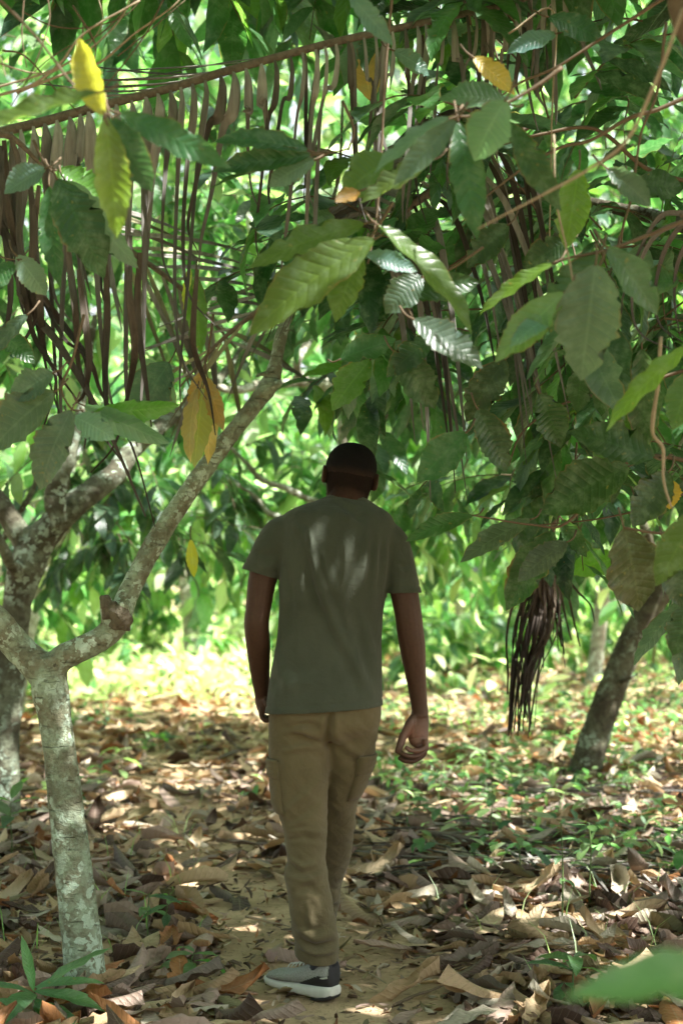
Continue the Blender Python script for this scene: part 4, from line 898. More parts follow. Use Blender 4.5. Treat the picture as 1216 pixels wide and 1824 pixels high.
# A: the long frond across the top
YA = 3.9
ra = [(-120, 268), (0, 236), (95, 212), (190, 186), (300, 158), (400, 128), (500, 100), (600, 74), (700, 52), (800, 30), (900, 8), (1010, -30), (1120, -80)]
def ray_(x): return np.interp(x, [a for a, _ in ra], [b for _, b in ra])
lf = []
x = -30
while x < 1000:
    x += random.uniform(15, 29) if x < 480 else random.uniform(12, 30)
    y0 = ray_(x) + 4; Y0 = YA - .015
    L_ = (np.interp(x, [-30, 100, 220, 380, 420, 560, 700, 1000], [520, 530, 560, 520, 330, 430, 330, 250])) * random.uniform(.55, 1.15)
    drift = random.uniform(-48, 34) + (-22 if 200 < x < 420 else 0) + (random.uniform(-15, 30) if x > 480 else 0)
    hook = random.uniform(-10, 30) + (random.choice([0, 0, 45]) if x < 420 else 0)
    wmx = random.uniform(8, 14) if x < 480 else random.uniform(4, 8)
    pts = [P(x, y0, Y0), P(x + 3, y0 + 28, Y0 - .015), P(x + 2 + drift * .1, y0 + 75, Y0 - .02), P(x + drift * .35, y0 + L_ * .3, Y0 + random.uniform(-.03, .02)), P(x + drift * .7, y0 + L_ * .62, Y0 + random.uniform(-.05, .03)), P(x + drift + hook * .25, y0 + L_ * .86, Y0), P(x + drift + hook, y0 + L_, Y0)]
    wid = [px2r(a * 2, YA) for a in (2.5, wmx * .75, wmx, wmx * .62, 4.6, 3.4, 1)]
    lf.append((pts, wid, random.choice([PT[0], PT[0], PT[1], PT[3], PT[4]]), (random.uniform(-.6, .6), -1, .1), random.uniform(-.6, .8)))
    if x > 470 and random.random() < .3:    # the twin from the far side of the midrib
        dx = random.uniform(-30, 30); L2_ = L_ * random.uniform(.6, 1)
        pts = [P(x + 5, y0 - 4, Y0 + .05), P(x + 5 + dx * .2, y0 + 40, Y0 + .07), P(x + dx * .6, y0 + L2_ * .5, Y0 + .1), P(x + dx, y0 + L2_, Y0 + .1)]
        lf.append((pts, [px2r(a * 2, YA) for a in (2, wmx * .8, 5, 1)], random.choice(PT), (random.uniform(-.6, .6), -1, .1), .5))
for (a, b, c, d, e, f) in [(470, 108, 330, 128, 190, 128), (440, 117, 320, 142, 150, 118), (400, 128, 270, 150, 120, 145), (360, 140, 250, 162, 110, 158), (320, 152, 210, 172, 70, 150), (280, 163, 190, 180, 60, 172), (505, 100, 400, 120, 260, 138), (1000, -20, 960, 60, 945, 140)]:
    lf.append(([P(a, b, YA + .02), P(c, d - 8, YA + .1), P(e, f, YA + .25)], [px2r(w_ * 2, YA) for w_ in (3, 6, 2)], random.choice([PT[3], PT[0]]), (0, -.4, 1), .3))
frond('long dead palm frond slung across the top, its leaflets hanging like a curtain', None, [P(a, b, YA) for a, b in ra], [px2r(w_, YA) for w_ in (20, 19, 18, 17, 16, 16, 15, 15, 14, 13, 12, 10, 7)], lf)
# B: the brown tangle at the left edge
YB = 3.75; lb2 = []
for pts in [[(-20, 240), (5, 330), (25, 420), (60, 500), (110, 600), (150, 640), (165, 745), (225, 835), (236, 870)], [(-30, 330), (0, 400), (60, 505), (105, 570), (160, 645), (180, 700), (235, 795), (276, 938)], [(8, 250), (14, 330), (26, 420), (44, 520), (62, 600), (100, 660), (140, 715)],
            [(20, 245), (35, 300), (35, 420), (52, 520), (70, 590), (95, 700), (130, 790)], [(-10, 300), (10, 420), (20, 520), (10, 600), (6, 605)], [(52, 300), (60, 400), (58, 500), (66, 560), (45, 605), (38, 600)], [(70, 330), (62, 420), (70, 520), (78, 620), (100, 680), (75, 770)],
            [(30, 520), (60, 560), (110, 620), (190, 760), (260, 920)], [(115, 390), (125, 480), (135, 560), (140, 650), (162, 720), (150, 800)], [(140, 480), (150, 560), (158, 640), (150, 700), (130, 722)], [(188, 450), (192, 560), (188, 650), (190, 720), (195, 745)], [(5, 260), (0, 380), (-10, 480), (-20, 600)],
            [(232, 420), (230, 520), (240, 620), (228, 700), (205, 790), (162, 842)], [(352, 480), (345, 590), (352, 640), (372, 700), (384, 775)], [(250, 450), (245, 560), (262, 700), (270, 760)]]:
    n_ = len(pts); ww = np.interp(np.linspace(0, 1, n_), [0, .15, .5, 1], [5, 9, 7, 1.4])
    lb2.append(([P(a, b, YB + random.uniform(-.05, .1) + .02 * i) for i, (a, b) in enumerate(pts)], [px2r(w_ * random.uniform(1.5, 2.2), YB) for w_ in ww], random.choice([PT[2], PT[2], PT[4]]), (random.uniform(-.5, .5), -1, .1), random.uniform(-.5, .9)))
frond('dark brown dead palm frond hanging in twisted strands at the left edge', None, [P(-260, 120, YB), P(-140, 190, YB), P(-40, 236, YB + .02), P(20, 244, YB + .05), P(80, 300, YB + .1)], [.02, .017, .013, .009, .004], lb2)
# C: pale frond seen through the leaves, behind
YC = 5.6
def fan(path, n, ang, ln, pal, wd, jit=.15, start=.05, end=1., sides=(1, -1), droop=.3):
    q = catmull(path, 8); t = unit(np.gradient(q, axis=0)); out = []
    for k_ in range(n):
        f = start + (end - start) * k_ / n; i = int(f * (len(q) - 1)); p = q[i]; sd_ = sides[k_ % len(sides)]
        side = unit(np.cross(t[i], [0, -1, .3])) * sd_; d = unit(t[i] * math.cos(ang) + side * math.sin(ang) + rdir() * jit); L_ = ln * random.uniform(.75, 1.1) * (1 - .4 * abs(f - .4))
        g = np.array([0, 0, -droop * L_]); pts = [p, p + d * L_ * .35, p + d * L_ * .7 + g * .4, p + d * L_ * .95 + g]
        out.append((pts, [wd * .4, wd, wd * .7, wd * .1], random.choice(pal), (0, -1, .4), random.uniform(-.4, .4)))
    return out
pc = [P(90, 330, YC), P(210, 430, YC), P(330, 520, YC + .1), P(420, 620, YC + .2)]
frond('pale dry palm frond leaning behind the hanging curtain of leaflets', None, pc, [.014, .012, .009, .004], fan(pc, 26, .6, .6, [PT[3], PT[0], (.30, .30, .17)], .012, droop=.1), mat='palm')
pc = [P(560, 470, 5.2), P(470, 545, 5.2), P(390, 610, 5.25), P(320, 690, 5.3)]
frond('pale dry palm frond slanting down toward the lichened limb', None, pc, [.012, .010, .007, .003], fan(pc, 11, .4, .5, [PT[3], (.33, .33, .2)], .009, droop=.05))
# D: frond with black midrib behind the leaves at centre right
pd = [P(950, 215, 4.6), P(860, 270, 4.5), P(790, 325, 4.4), P(720, 375, 4.3), P(670, 420, 4.3)]
frond('dead palm frond with blackened midrib tangled among the centre leaves', None, pd, [.018, .017, .015, .012, .006], fan(pd, 46, 1.1, .55, [PT[0], PT[3], PT[2]], .011, .3, droop=.9))
# E: curled brown strands at the right edge
le = []
for pts in [[(1216, 395), (1165, 420), (1130, 490), (1125, 560), (1145, 600), (1195, 622)], [(1230, 380), (1185, 440), (1165, 520), (1175, 580), (1216, 610)], [(1240, 400), (1205, 470), (1200, 540), (1210, 600)], [(1216, 380), (1175, 385), (1140, 440), (1110, 520), (1105, 560)]]:
    le.append(([P(a, b, 3.4) for a, b in pts], [px2r(w_ * 2, 3.4) for w_ in np.linspace(6, 1.5, len(pts))], random.choice([PT[2], PT[4]]), (.3, -1, .1), .6))
frond('curled brown palm strands hooking in from the right edge', None, [P(1420, 300, 3.4), P(1300, 350, 3.4), P(1210, 385, 3.4)], [.015, .012, .006], le)
# F: withered spray hanging right of the walker
YF = 6.2; lf3 = []
for i in range(64):
    a0 = 975 + random.uniform(-12, 12); y0 = random.uniform(975, 1010); sp = random.gauss(0, 1); 
    if i % 5 > 1: pts = [(a0, y0), (962 + sp * 17 + random.gauss(0, 4), 1060), (947 + sp * 20 + random.gauss(0, 6), 1130), (932 + sp * 11 + random.gauss(0, 5), 1200), (925 + sp * 12, 1262 + random.uniform(-40, 55))]
    else: pts = [(a0, y0), (978 + sp * 20, 1050), (985 + sp * 26 + random.gauss(0, 5), 1090 + random.uniform(-15, 20)), (992 + sp * 28, 1140 + random.uniform(-50, 50))]
    lf3.append(([P(a, b, YF + random.uniform(-.08, .08)) for a, b in pts], [px2r(w_ * 2, YF) for w_ in np.linspace(3.0, 1.5, len(pts))], random.choice([(.09, .07, .055), (.15, .12, .09), (.06, .045, .035)]), (random.uniform(-1, 1), -1, 0), random.uniform(-1, 1)))
frond('withered dark spray of palm strands hanging in front of the leaning trunk', None, [P(1010, 820, YF), P(990, 900, YF), P(978, 960, YF), P(974, 1010, YF)], [.018, .018, .02, .012], lf3)
# on the ground: dead fronds lying right of the path
def ground_frond(x0, y0, x1, y1, ln, label, n=44):
    pa = [np.array([x0 + (x1 - x0) * t, y0 + (y1 - y0) * t + .08 * math.sin(3 * t), gh1(x0 + (x1 - x0) * t, y0 + (y1 - y0) * t) + .05 + .02 * math.sin(9 * t)]) for t in np.linspace(0, 1, 6)]
    out = []; q = catmull(pa, 8); t = unit(np.gradient(q, axis=0))
    for k_ in range(n):
        i = int((.04 + .95 * k_ / n) * (len(q) - 1)); p = q[i]; sd_ = 1 if k_ % 2 else -1; side = unit(np.cross(t[i], [0, 0, 1])) * sd_; an = random.uniform(.35, .6); d = unit(t[i] * math.cos(an) + side * math.sin(an)); L_ = ln * random.uniform(.6, 1.1)
        pts = []
        for f in (0, .35, .7, 1):
            w__ = p + d * L_ * f; pts.append([w__[0], w__[1] + .02 * math.sin(7 * f + k_), gh1(w__[0], w__[1]) + .035 + random.uniform(0, .04)])
        out.append((pts, [.005, random.uniform(.007, .012), .007, .002], random.choice([PT[1], PT[4], PT[0], (.15, .12, .10)]), (0, 0, 1), random.uniform(-.5, .5)))
    frond(label, 'dead palm fronds lying right of the path', pa, [.014, .013, .012, .010, .008, .004], out, 'fallen_palm_frond')
ground_frond(2.2, 5.9, .35, 6.2, .8, 'dead palm frond on the ground, lowest of the pile right of the path')
ground_frond(2.4, 6.5, .4, 7.0, .8, 'dead palm frond on the ground, middle one of the pile right of the path')
ground_frond(.45, 8.4, 1.7, 8.0, .7, 'dead palm frond arching on the ground left of the leaning trunk')
ground_frond(.35, 6.9, 1.5, 5.3, .7, 'dead palm frond lying aslant across the others right of the path')

# ------------------------------------------------------------------ vines and bare twigs
def vine(pts, Y, wpx, label, mat='twig', name='vine', group=None, dY=None):
    n = len(pts); pp = [P(a, b, Y + (dY or 0) * i / n) for i, (a, b) in enumerate(pts)]; ww = np.linspace(wpx, wpx * .55, n) if not isinstance(wpx, list) else wpx
    V, F = tube(pp, [px2r(w_, Y) for w_ in ww], 7, 6); o0 = np.array(pp[0]); V = V + .0015 * np.stack([fbm(V * 40, 1), fbm(V * 40, 2), V[:, 0] * 0], -1)
    tag(obj(name, mesh(name, V - o0, F), M[mat], None, pp[0]), label, 'vine', group)
vine([(700, -20), (692, 60), (684, 160), (680, 260), (676, 330), (668, 400), (655, 470)], 3.3, 6, 'brown vine dropping from the frond through the upper middle')
vine([(1176, 600), (1170, 690), (1162, 745), (1163, 775), (1180, 800), (1180, 850), (1190, 890), (1196, 906)], 3.1, [7, 7, 8, 6, 7, 5, 5, 2], 'pale shrivelled vine dangling alone at the right edge', 'vine')
vine([(985, 240), (988, 340), (998, 400), (1010, 450), (1022, 510), (1040, 570), (1068, 615)], 3.0, 4.5, 'long pale thread-like vine hanging over the big dusty leaves', 'vine')
vine([(905, 60), (985, 20), (982, 200), (980, 330), (978, 430)], 3.6, 4, 'thin grey vine hanging straight beside the palm strands', 'vine')
vine([(1216, 15), (1165, 150), (1115, 250), (1050, 300), (960, 350), (850, 408)], 2.4, [7, 7, 7, 6, 5, 3], 'blurred pale branch sweeping down from the upper right corner', 'vine', 'branch', dY=.2)
vine([(1250, 160), (1170, 195), (1120, 210), (1050, 250), (1000, 262), (930, 300), (840, 370)], 3.4, [9, 8, 8, 7, 6, 5, 3], 'dark branch curving under the pale blurred one', 'twig', 'branch')
vine([(1190, -10), (1130, 30), (1060, 75), (990, 120), (930, 145), (890, 172)], 3.4, [8, 7, 6, 5, 5, 3], 'thin bent branch leading to the yellow leaf', 'twig', 'branch')
vine([(1250, 330), (1150, 300), (1060, 230), (960, 240), (880, 262)], 3.9, [8, 8, 7, 6, 3], 'dark branch behind the crossing ones', 'twig', 'branch')
vine([(1185, 40), (1170, 160), (1140, 240), (1125, 340), (1110, 400), (1100, 440)], 3.2, 6, 'brown shoot hanging down from the corner limb')
vine([(1216, 660), (1120, 690), (1000, 720), (930, 770), (905, 830)], 4.4, [7, 6, 5, 4, 3], 'dark twig among the shaded leaves above the withered spray', 'twig', 'branch')
vine([(1216, 880), (1150, 905), (1060, 925), (960, 935)], 4.2, [4, 4, 3, 2], 'thin dark twig over the leaning trunk', 'twig', 'branch')
vine([(1205, -60), (1207, 10), (1230, 70), (1290, 160)], 2.6, [38, 40, 42, 44], 'thick brown limb cutting the upper right corner', 'twig', 'branch')
TL = [q_ + ' in the tangle at the upper left corner' for q_ in ('thickest bare vine, bending up', 'second thick vine, crossing the thickest', 'looping vine', 'long vine running up to the frond', 'sagging vine along the top', 'upright vine left of the loop', 'wavy vine beside the yellow leaf', 'slanting vine beyond the yellow leaf', 'short slanting vine by the yellow tip', 'vine sloping down to the frond', 'leftmost short upright vine', 'short vine behind the yellow leaf', 'straight slanting vine')]
tang = [[(-20, 175), (60, 150), (110, 110), (150, 60), (250, 0)], [(-20, 160), (80, 130), (150, 95), (210, 40), (240, -20)], [(-10, 110), (60, 130), (110, 120), (180, 50), (175, -10)], [(30, 165), (120, 130), (180, 110), (240, 60), (310, 10), (330, -20)], [(40, 20), (90, 45), (150, 50), (220, 30), (260, -10)],
        [(85, -10), (88, 40), (60, 120), (20, 190)], [(130, 10), (170, 80), (160, 150), (180, 200)], [(300, -20), (260, 60), (200, 140), (150, 190)], [(210, 100), (260, 60), (330, 0)], [(5, 90), (45, 100), (100, 160), (140, 200)], [(45, -20), (40, 60), (48, 120)], [(150, 40), (140, 120), (120, 180)], [(250, -10), (180, 60), (110, 90), (30, 155)]]
for i, pts in enumerate(tang): vine(pts, 3.2 + .08 * (i % 5), random.uniform(2.4, 7 if i < 4 else 4), TL[i], 'vine' if i < 4 else 'twig', group='vine tangle at the upper left corner')

# ------------------------------------------------------------------ the leaves nearest the eye, one by one
O = (.06, .105, .022); D_ = (.022, .055, .016); G_ = (.06, .115, .085); B_ = (.07, .18, .03); Yl = (.36, .30, .05); S_ = (.10, .18, .15); OR = (.30, .17, .06); DG = (.03, .09, .03)  # tints carry light: olive as backlit, silver and grey with sky sheen and dust
HERO = [  # base x, base y, tip x, tip y, width px, colour, distance, turn
 (186, 207, 124, 62, 52, Yl, 2.7, -25, 1), (175, 165, -60, 222, 62, O, 2.5, 15, 1), (188, 208, 214, 418, 62, (.10, .155, .03), 2.7, -10, 1), (200, 210, 264, 335, 62, DG, 2.72, 20, 1), (212, 202, 400, 282, 52, DG, 2.75, 10, 1),
 (550, 268, 388, 225, 50, DG, 3.2, 10, 1), (556, 276, 376, 292, 42, DG, 3.2, -20, 1), (562, 285, 476, 322, 52, S_, 3.2, 10, 1), (550, 285, 375, 312, 34, D_, 3.25, 30, 1), (650, 398, 440, 455, 66, O, 3.1, 0, 1), (668, 425, 432, 566, 98, O, 3.0, 5, 1), (644, 448, 590, 562, 64, (.075, .11, .022), 3.15, 15, 1), (672, 400, 868, 560, 58, O, 3.0, -35, 1),
 (650, 452, 742, 478, 38, S_, 3.1, 10, 1), (82, 300, 8, 338, 62, S_, 3.3, 5, 1), (102, 318, 186, 482, 84, D_, 3.25, 0, 1), (118, 322, 228, 470, 60, S_, 3.3, 30, 1), (100, 303, 184, 348, 62, B_, 3.32, -10, 1), (88, 330, 92, 500, 40, DG, 3.4, 30, 1), (98, 698, -30, 792, 92, G_, 3.5, 0, 1), (128, 730, 56, 862, 78, G_, 3.45, 5, 1), (96, 664, 18, 706, 58, G_, 3.5, 0, 1), (132, 742, 198, 772, 44, S_, 3.5, 5, 1),
 (150, 722, 296, 792, 40, S_, 3.6, 25, 1), (165, 735, 320, 730, 34, B_, 3.6, 40, 1), (302, 645, 240, 742, 82, (.04, .10, .06), 4.4, 0, 1), (250, 640, 300, 730, 60, S_, 4.6, 20, 1), (30, 455, 84, 522, 46, S_, 3.5, 0, 1), (28, 468, -40, 520, 50, DG, 3.5, 0, 1), (50, 560, -40, 640, 44, G_, 3.6, 10, 1), (0, 590, 60, 640, 40, DG, 3.8, 0, 1),
 (362, 690, 345, 828, 46, (.24, .25, .11), 4.2, 0, 2), (370, 672, 392, 762, 30, OR, 4.2, 30, 2), (352, 690, 322, 815, 30, (.25, .25, .10), 4.2, 30, 2), (366, 670, 380, 820, 34, (.28, .26, .08), 4.25, -20, 2), (360, 660, 332, 740, 26, OR, 4.2, 20, 2), (350, 488, 352, 625, 38, B_, 4.6, 10, 2), (338, 475, 330, 580, 22, Yl, 4.6, 20, 2), (340, 960, 345, 1030, 20, Yl, 5.5, 0, 2),
 (240, 230, 235, 265, 30, S_, 3.9, 0, 1), (130, 245, 95, 290, 60, S_, 4.1, 0, 1), (660, 180, 640, 60, 60, (.4, .26, .1), 4.4, 20, 2), (900, 178, 838, 278, 84, S_, 2.8, 5, 4), (812, 212, 706, 322, 46, G_, 2.8, -15, 4), (800, 208, 664, 282, 40, S_, 2.85, 20, 4), (815, 215, 852, 408, 60, DG, 2.9, 0, 4), (905, 185, 790, 150, 60, G_, 3.1, 10, 4), (770, 285, 640, 345, 50, O, 3.0, 10, 4), (700, 282, 606, 335, 82, O, 3.05, 0, 4), (640, 340, 600, 355, 30, OR, 3.05, 0, 4),
 (622, -10, 696, 72, 36, S_, 3.1, 20, 4), (842, 102, 918, 160, 48, Yl, 3.2, 0, 4), (905, 215, 990, 365, 44, D_, 2.9, 25, 4), (1030, 300, 1010, 435, 62, (.09, .17, .02), 3.3, 0, 4), (700, 90, 772, 126, 38, S_, 3.7, 10, 4), (1080, 300, 1160, 362, 48, G_, 3.1, 10, 4), (1060, 470, 1036, 665, 112, G_, 2.9, 5, 4), (1005, 520, 884, 636, 66, (.10, .16, .07), 2.9, 0, 4), (985, 560, 912, 602, 44, S_, 2.92, 10, 4), (1080, 440, 1176, 552, 62, G_, 3.0, 0, 4), (1065, 450, 975, 580, 80, DG, 3.05, 10, 4),
 (985, 468, 846, 540, 34, (.10, .17, .03), 3.1, 20, 4), (752, 492, 686, 545, 58, G_, 3.2, 0, 4), (735, 568, 858, 640, 62, G_, 3.15, 0, 4), (720, 530, 850, 490, 50, D_, 3.3, 0, 4), (1230, 612, 1072, 738, 40, (.08, .17, .03), 3.0, 30, 4), (1232, 660, 1200, 758, 60, O, 3.2, 0, 4), (1165, 815, 1022, 765, 84, D_, 3.5, 0, 4), (1142, 620, 1150, 800, 62, D_, 3.6, 10, 4), (1034, 650, 1030, 735, 46, D_, 3.8, 0, 4), (1078, 650, 1066, 742, 34, D_, 3.8, 15, 4), (850, 728, 905, 836, 62, D_, 3.9, 0, 4), (830, 770, 745, 852, 66, DG, 3.8, 0, 4),
 (1120, 830, 965, 905, 92, D_, 3.7, 0, 4), (842, 918, 722, 946, 34, DG, 4.3, 10, 4), (945, 925, 818, 984, 44, (.05, .08, .055), 4.0, 20, 4), (985, 945, 902, 1082, 66, D_, 4.1, 0, 4), (1010, 965, 922, 1022, 50, (.04, .07, .05), 3.9, 10, 4), (1110, 940, 1150, 1092, 104, (.045, .06, .02), 3.4, 0, 4), (1245, 905, 1170, 1040, 66, O, 3.1, 0, 4), (1185, 975, 1216, 1078, 56, D_, 3.3, 0, 4), (1228, 1075, 1200, 1165, 56, D_, 3.4, 0, 4), (1000, 925, 1040, 990, 30, D_, 4, 30, 4), (700, 625, 780, 720, 66, D_, 3.7, 0, 4), (660, 640, 590, 720, 60, B_, 4.2, 0, 4), (605, 640, 700, 600, 50, DG, 3.9, 0, 4), (1120, 990, 1010, 1010, 44, B_, 6.2, 0, 3),
 (1185, 850, 1192, 905, 44, (.36, .24, .04), 3.9, 10, 4), (975, 30, 1075, 60, 50, DG, 3.5, 0, 4), (990, 60, 905, 88, 40, S_, 3.5, 0, 4), (870, 60, 800, 100, 50, D_, 4.2, 0, 4), (1130, 330, 1216, 330, 60, D_, 3.5, 0, 4), (905, 400, 830, 470, 60, D_, 3.6, 0, 4), (1010, 430, 930, 470, 54, D_, 3.4, 0, 4), (770, 600, 690, 660, 50, D_, 3.7, 0, 4), (900, 640, 830, 740, 60, D_, 4.0, 0, 4), (960, 700, 1000, 790, 60, D_, 4.0, 0, 4), (1190, 840, 1130, 930, 70, D_, 3.6, 0, 4), (1210, 500, 1130, 500, 55, DG, 3.4, 0, 4)]
# twigs that carry the leaves of the near left cluster
TW = {1: [], 2: [], 3: [], 4: []}
CN = {tuple(Yl): 'yellow', tuple(OR): 'orange'}
OWN = {1: t1, 2: t2, 3: t3, 4: t4}
hb = {}
for i, (bx, by, tx, ty, wpx, col, Y, turn, own) in enumerate(HERO):
    b_ = np.array(P(bx, by, Y)); e_ = np.array(P(tx, ty, Y + random.uniform(-.05, .02))); a = e_ - b_; Ln = np.linalg.norm(a) * 1.05; a = unit(a)
    n = unit(np.array([0, -1.0, .35])); n = unit(n - a * (n @ a)); x_ = np.cross(a, n); q = R(turn); n = n * math.cos(q) + x_ * math.sin(q); x_ = np.cross(a, n)
    wr = wpx / 2 / FPX * Y / math.cos(q) / Ln; rr = random.Random(i)
    v, f, uv = leaf_proto(10, 24, rr.uniform(.2, .75), rr.uniform(.08, .38), rr.uniform(.010, .020), rr.choice([3, 4, 5]), rr.uniform(-.35, .35), i, wr * 1.12, 0, rr.choice([0, .04, .08]))
    v = v * Ln; c = v.copy(); W = b_ + v[:, 0:1] * x_ + v[:, 1:2] * a + v[:, 2:3] * n
    sag = np.array(W[:, 2])
    root = OWN[own]; cc = tuple(z * rr.uniform(.85, 1.15) for z in col); o = obj('leaf', mesh('leaf', W - np.array(root.location), f, uv, np.tile(np.array(cc), (len(W), 1))), M['leaf'], root)
    if col in (Yl, OR): o['label'] = ('yellow' if col == Yl else 'orange') + ' withered leaf among the green ones'
    # its stalk back to the twig
    bk = b_ - a * .035 + np.array([0, .02, .015]); sv_, sf_ = tube([b_ + a * .004, b_ - a * .02, bk], [.0024, .0022, .003], 6, 3); sk = obj('stalk', mesh('stalk', sv_ - np.array(root.location), sf_), M['twig'], o)
def twpath(own, pts, Y, w0=6, w1=3): TW[own].append(tube([P(a, b, Y) for a, b in pts], list(np.linspace(px2r(w0, Y), px2r(w1, Y), len(pts))), 7, 5))
twpath(1, [(-60, -60), (60, 60), (130, 150), (190, 203), (215, 205)], 2.75); twpath(1, [(700, 360), (672, 405), (655, 430), (645, 450)], 3.1, 7, 4); twpath(1, [(620, 265), (590, 272), (552, 274)], 3.2, 4, 3); twpath(1, [(610, 180), (630, 230), (620, 268)], 3.3, 6, 4)
twpath(1, [(60, 250), (80, 290), (100, 310), (115, 322)], 3.35); twpath(1, [(150, 560), (130, 640), (110, 690), (128, 728), (150, 730)], 3.52, 6, 3); twpath(1, [(-40, 440), (10, 460), (40, 462)], 3.5, 4, 2)
twpath(2, [(380, 560), (372, 620), (362, 668)], 4.25, 5, 3); twpath(4, [(1000, 120), (960, 150), (905, 182), (850, 205), (800, 212), (740, 250), (700, 285)], 2.95, 8, 3); twpath(4, [(1250, 380), (1150, 420), (1080, 445), (1010, 460), (985, 470)], 3.05, 8, 4)
twpath(4, [(1080, 445), (1050, 500), (1005, 520)], 3.0, 5, 3); twpath(4, [(860, 440), (800, 480), (752, 495), (720, 530), (735, 566)], 3.2, 5, 3); twpath(4, [(1260, 830), (1165, 812), (1100, 835), (1010, 930), (950, 935), (842, 918)], 3.9, 9, 3); twpath(4, [(1290, 930), (1230, 940), (1180, 950), (1110, 940)], 3.4, 8, 5)
for own, tl in TW.items():
    for V, F in tl: obj('twig', mesh('twig', V - np.array(OWN[own].location), F), M['twig'], OWN[own])

# ------------------------------------------------------------------ seedlings and weeds
def seedling(px, py, h, nl, size, pal, label, group=None, Y=None, spread=1., name='seedling', lean=0, narrow=False):
    b_ = np.array(PG(px, py)) if Y is None else np.array([P(px, py, Y).x, Y, 0.]); b_[2] = gh1(b_[0], b_[1]) - .01
    root = empty(name, b_, label=label, cat='plant', group=group)
    top = np.array([lean, random.uniform(-.02, .02), h]); st = [np.zeros(3), top * .35 + rdir() * .006, top * .7 + rdir() * .01, top]
    V, F = tube(st, [.0035, .003, .0026, .0015], 6, 4); obj('stem', mesh('stem', V, F), M['stem'], root); Ls = Leaves(); q0 = random.random() * 6
    for j in range(nl):
        f = 1 - (j // 3) * .22 - random.random() * .08; p = top * max(f, .15); q = q0 + j * 2.4; a = np.array([math.cos(q) * spread, math.sin(q) * spread, random.uniform(-.15, .55)])
        Ls.add(p, a, unit(np.array([0, 0, 1]) + rdir() * .25), size * random.uniform(.7, 1.15), pick(pal), None)
    v, f, uv, tt = Ls.build(D_HI if 0 else G_MID)
    obj('leaves', mesh('leaves', v, f, uv, tt), M['leaf'], root); return root
GS = [(.06, .14, .05), (.08, .17, .05), (.05, .11, .055), (.09, .15, .07)]
SG = 'green seedlings sprouting from the leaf litter'
for k_, (px, py, h, nl, sz, lb_) in enumerate([(874, 1520, .36, 7, .11, 'tall thin seedling with three tiers of leaves right of the walker\'s legs'), (925, 1590, .22, 6, .09, 'small seedling beside the dead palm fronds'), (1000, 1690, .42, 8, .08, 'slender seedling with tiny leaves in front of the palm fronds'), (1050, 1640, .34, 8, .09, 'seedling with a tuft of narrow leaves over the palm fronds'),
        (930, 1500, .30, 6, .11, 'seedling just behind the tall thin one'), (985, 1425, .62, 9, .14, 'tall straight sapling under the withered spray'), (820, 1370, .18, 7, .15, 'bright green weed beside the walker\'s hand'), (265, 1705, .22, 5, .12, 'seedling with broad drooping leaves right of the near trunk'), (300, 1690, .17, 5, .11, 'second seedling right of the near trunk'), (345, 1760, .12, 6, .13, 'low bluish green seedling between near trunk and shoe'),
        (20, 1540, .30, 7, .2, 'broad leaved weed at the left edge behind the near trunk'), (180, 1420, .2, 7, .13, 'weed in the litter behind the near trunk'), (1090, 1560, .2, 6, .1, 'seedling right of the palm fronds'), (780, 1450, .2, 5, .09, 'seedling near the walker\'s right pocket'), (1120, 1440, .16, 7, .14, 'weed right of the leaning trunk'), (920, 1370, .2, 8, .15, 'leafy weed at the foot of the withered spray'), (1020, 1800, .16, 7, .15, 'dark leaved weed at the bottom right'), (1180, 1500, .16, 6, .12, 'weed at the right edge')]):
    seedling(px, py, h, nl, sz, GS, lb_, SG)
for _ in range(34):
    px = random.uniform(120, 1216); py = random.uniform(1240, 1420)
    if 450 < px < 700: continue
    seedling(px, py, random.uniform(.1, .3), random.randint(5, 9), random.uniform(.1, .17), BRIGHT + GS, ('low' if (hh := random.uniform(.1, .3)) < .2 else 'taller') + (' dense' if px % 2 > 1 else ' sparse') + ' weed ' + ('beyond' if py < 1320 else 'before') + ' the leaning trunk foot, ' + ('left of the walker' if px < 460 else 'between walker and spray' if px < 930 else 'toward the right edge'), SG)
r_ = seedling(60, 1815, .12, 4, .24, [(.07, .17, .07)], 'lance leaved weed at the bottom left corner', None, Y=4.05, name='weed')
for nm, root_, L_ in (('leaves', r_, [((.0, 0, .13), (.9, .1, .18), .2), ((0, 0, .12), (1, -.2, -.05), .26), ((0, 0, .12), (-.15, -.1, .9), .16), ((0, 0, .1), (.75, -.5, -.25), .17), ((0, 0, .09), (-.8, -.3, .1), .17), ((0, 0, .08), (.5, -.8, .0), .16)]),):
    Lh = Leaves()
    for o_, a_, s_ in L_: Lh.add(np.array(o_), np.array(a_), unit(np.array([0, -.5, 1])), s_, (.07, .17, .07))
    v, f, uv, tt = Lh.build(leafN := [leaf_proto(6, 14, .5, .25, .006, 2, .1, 40 + q, .1) for q in range(10)]); obj('leaves', mesh('leaves', v, f, uv, tt), M['leaf'], root_)
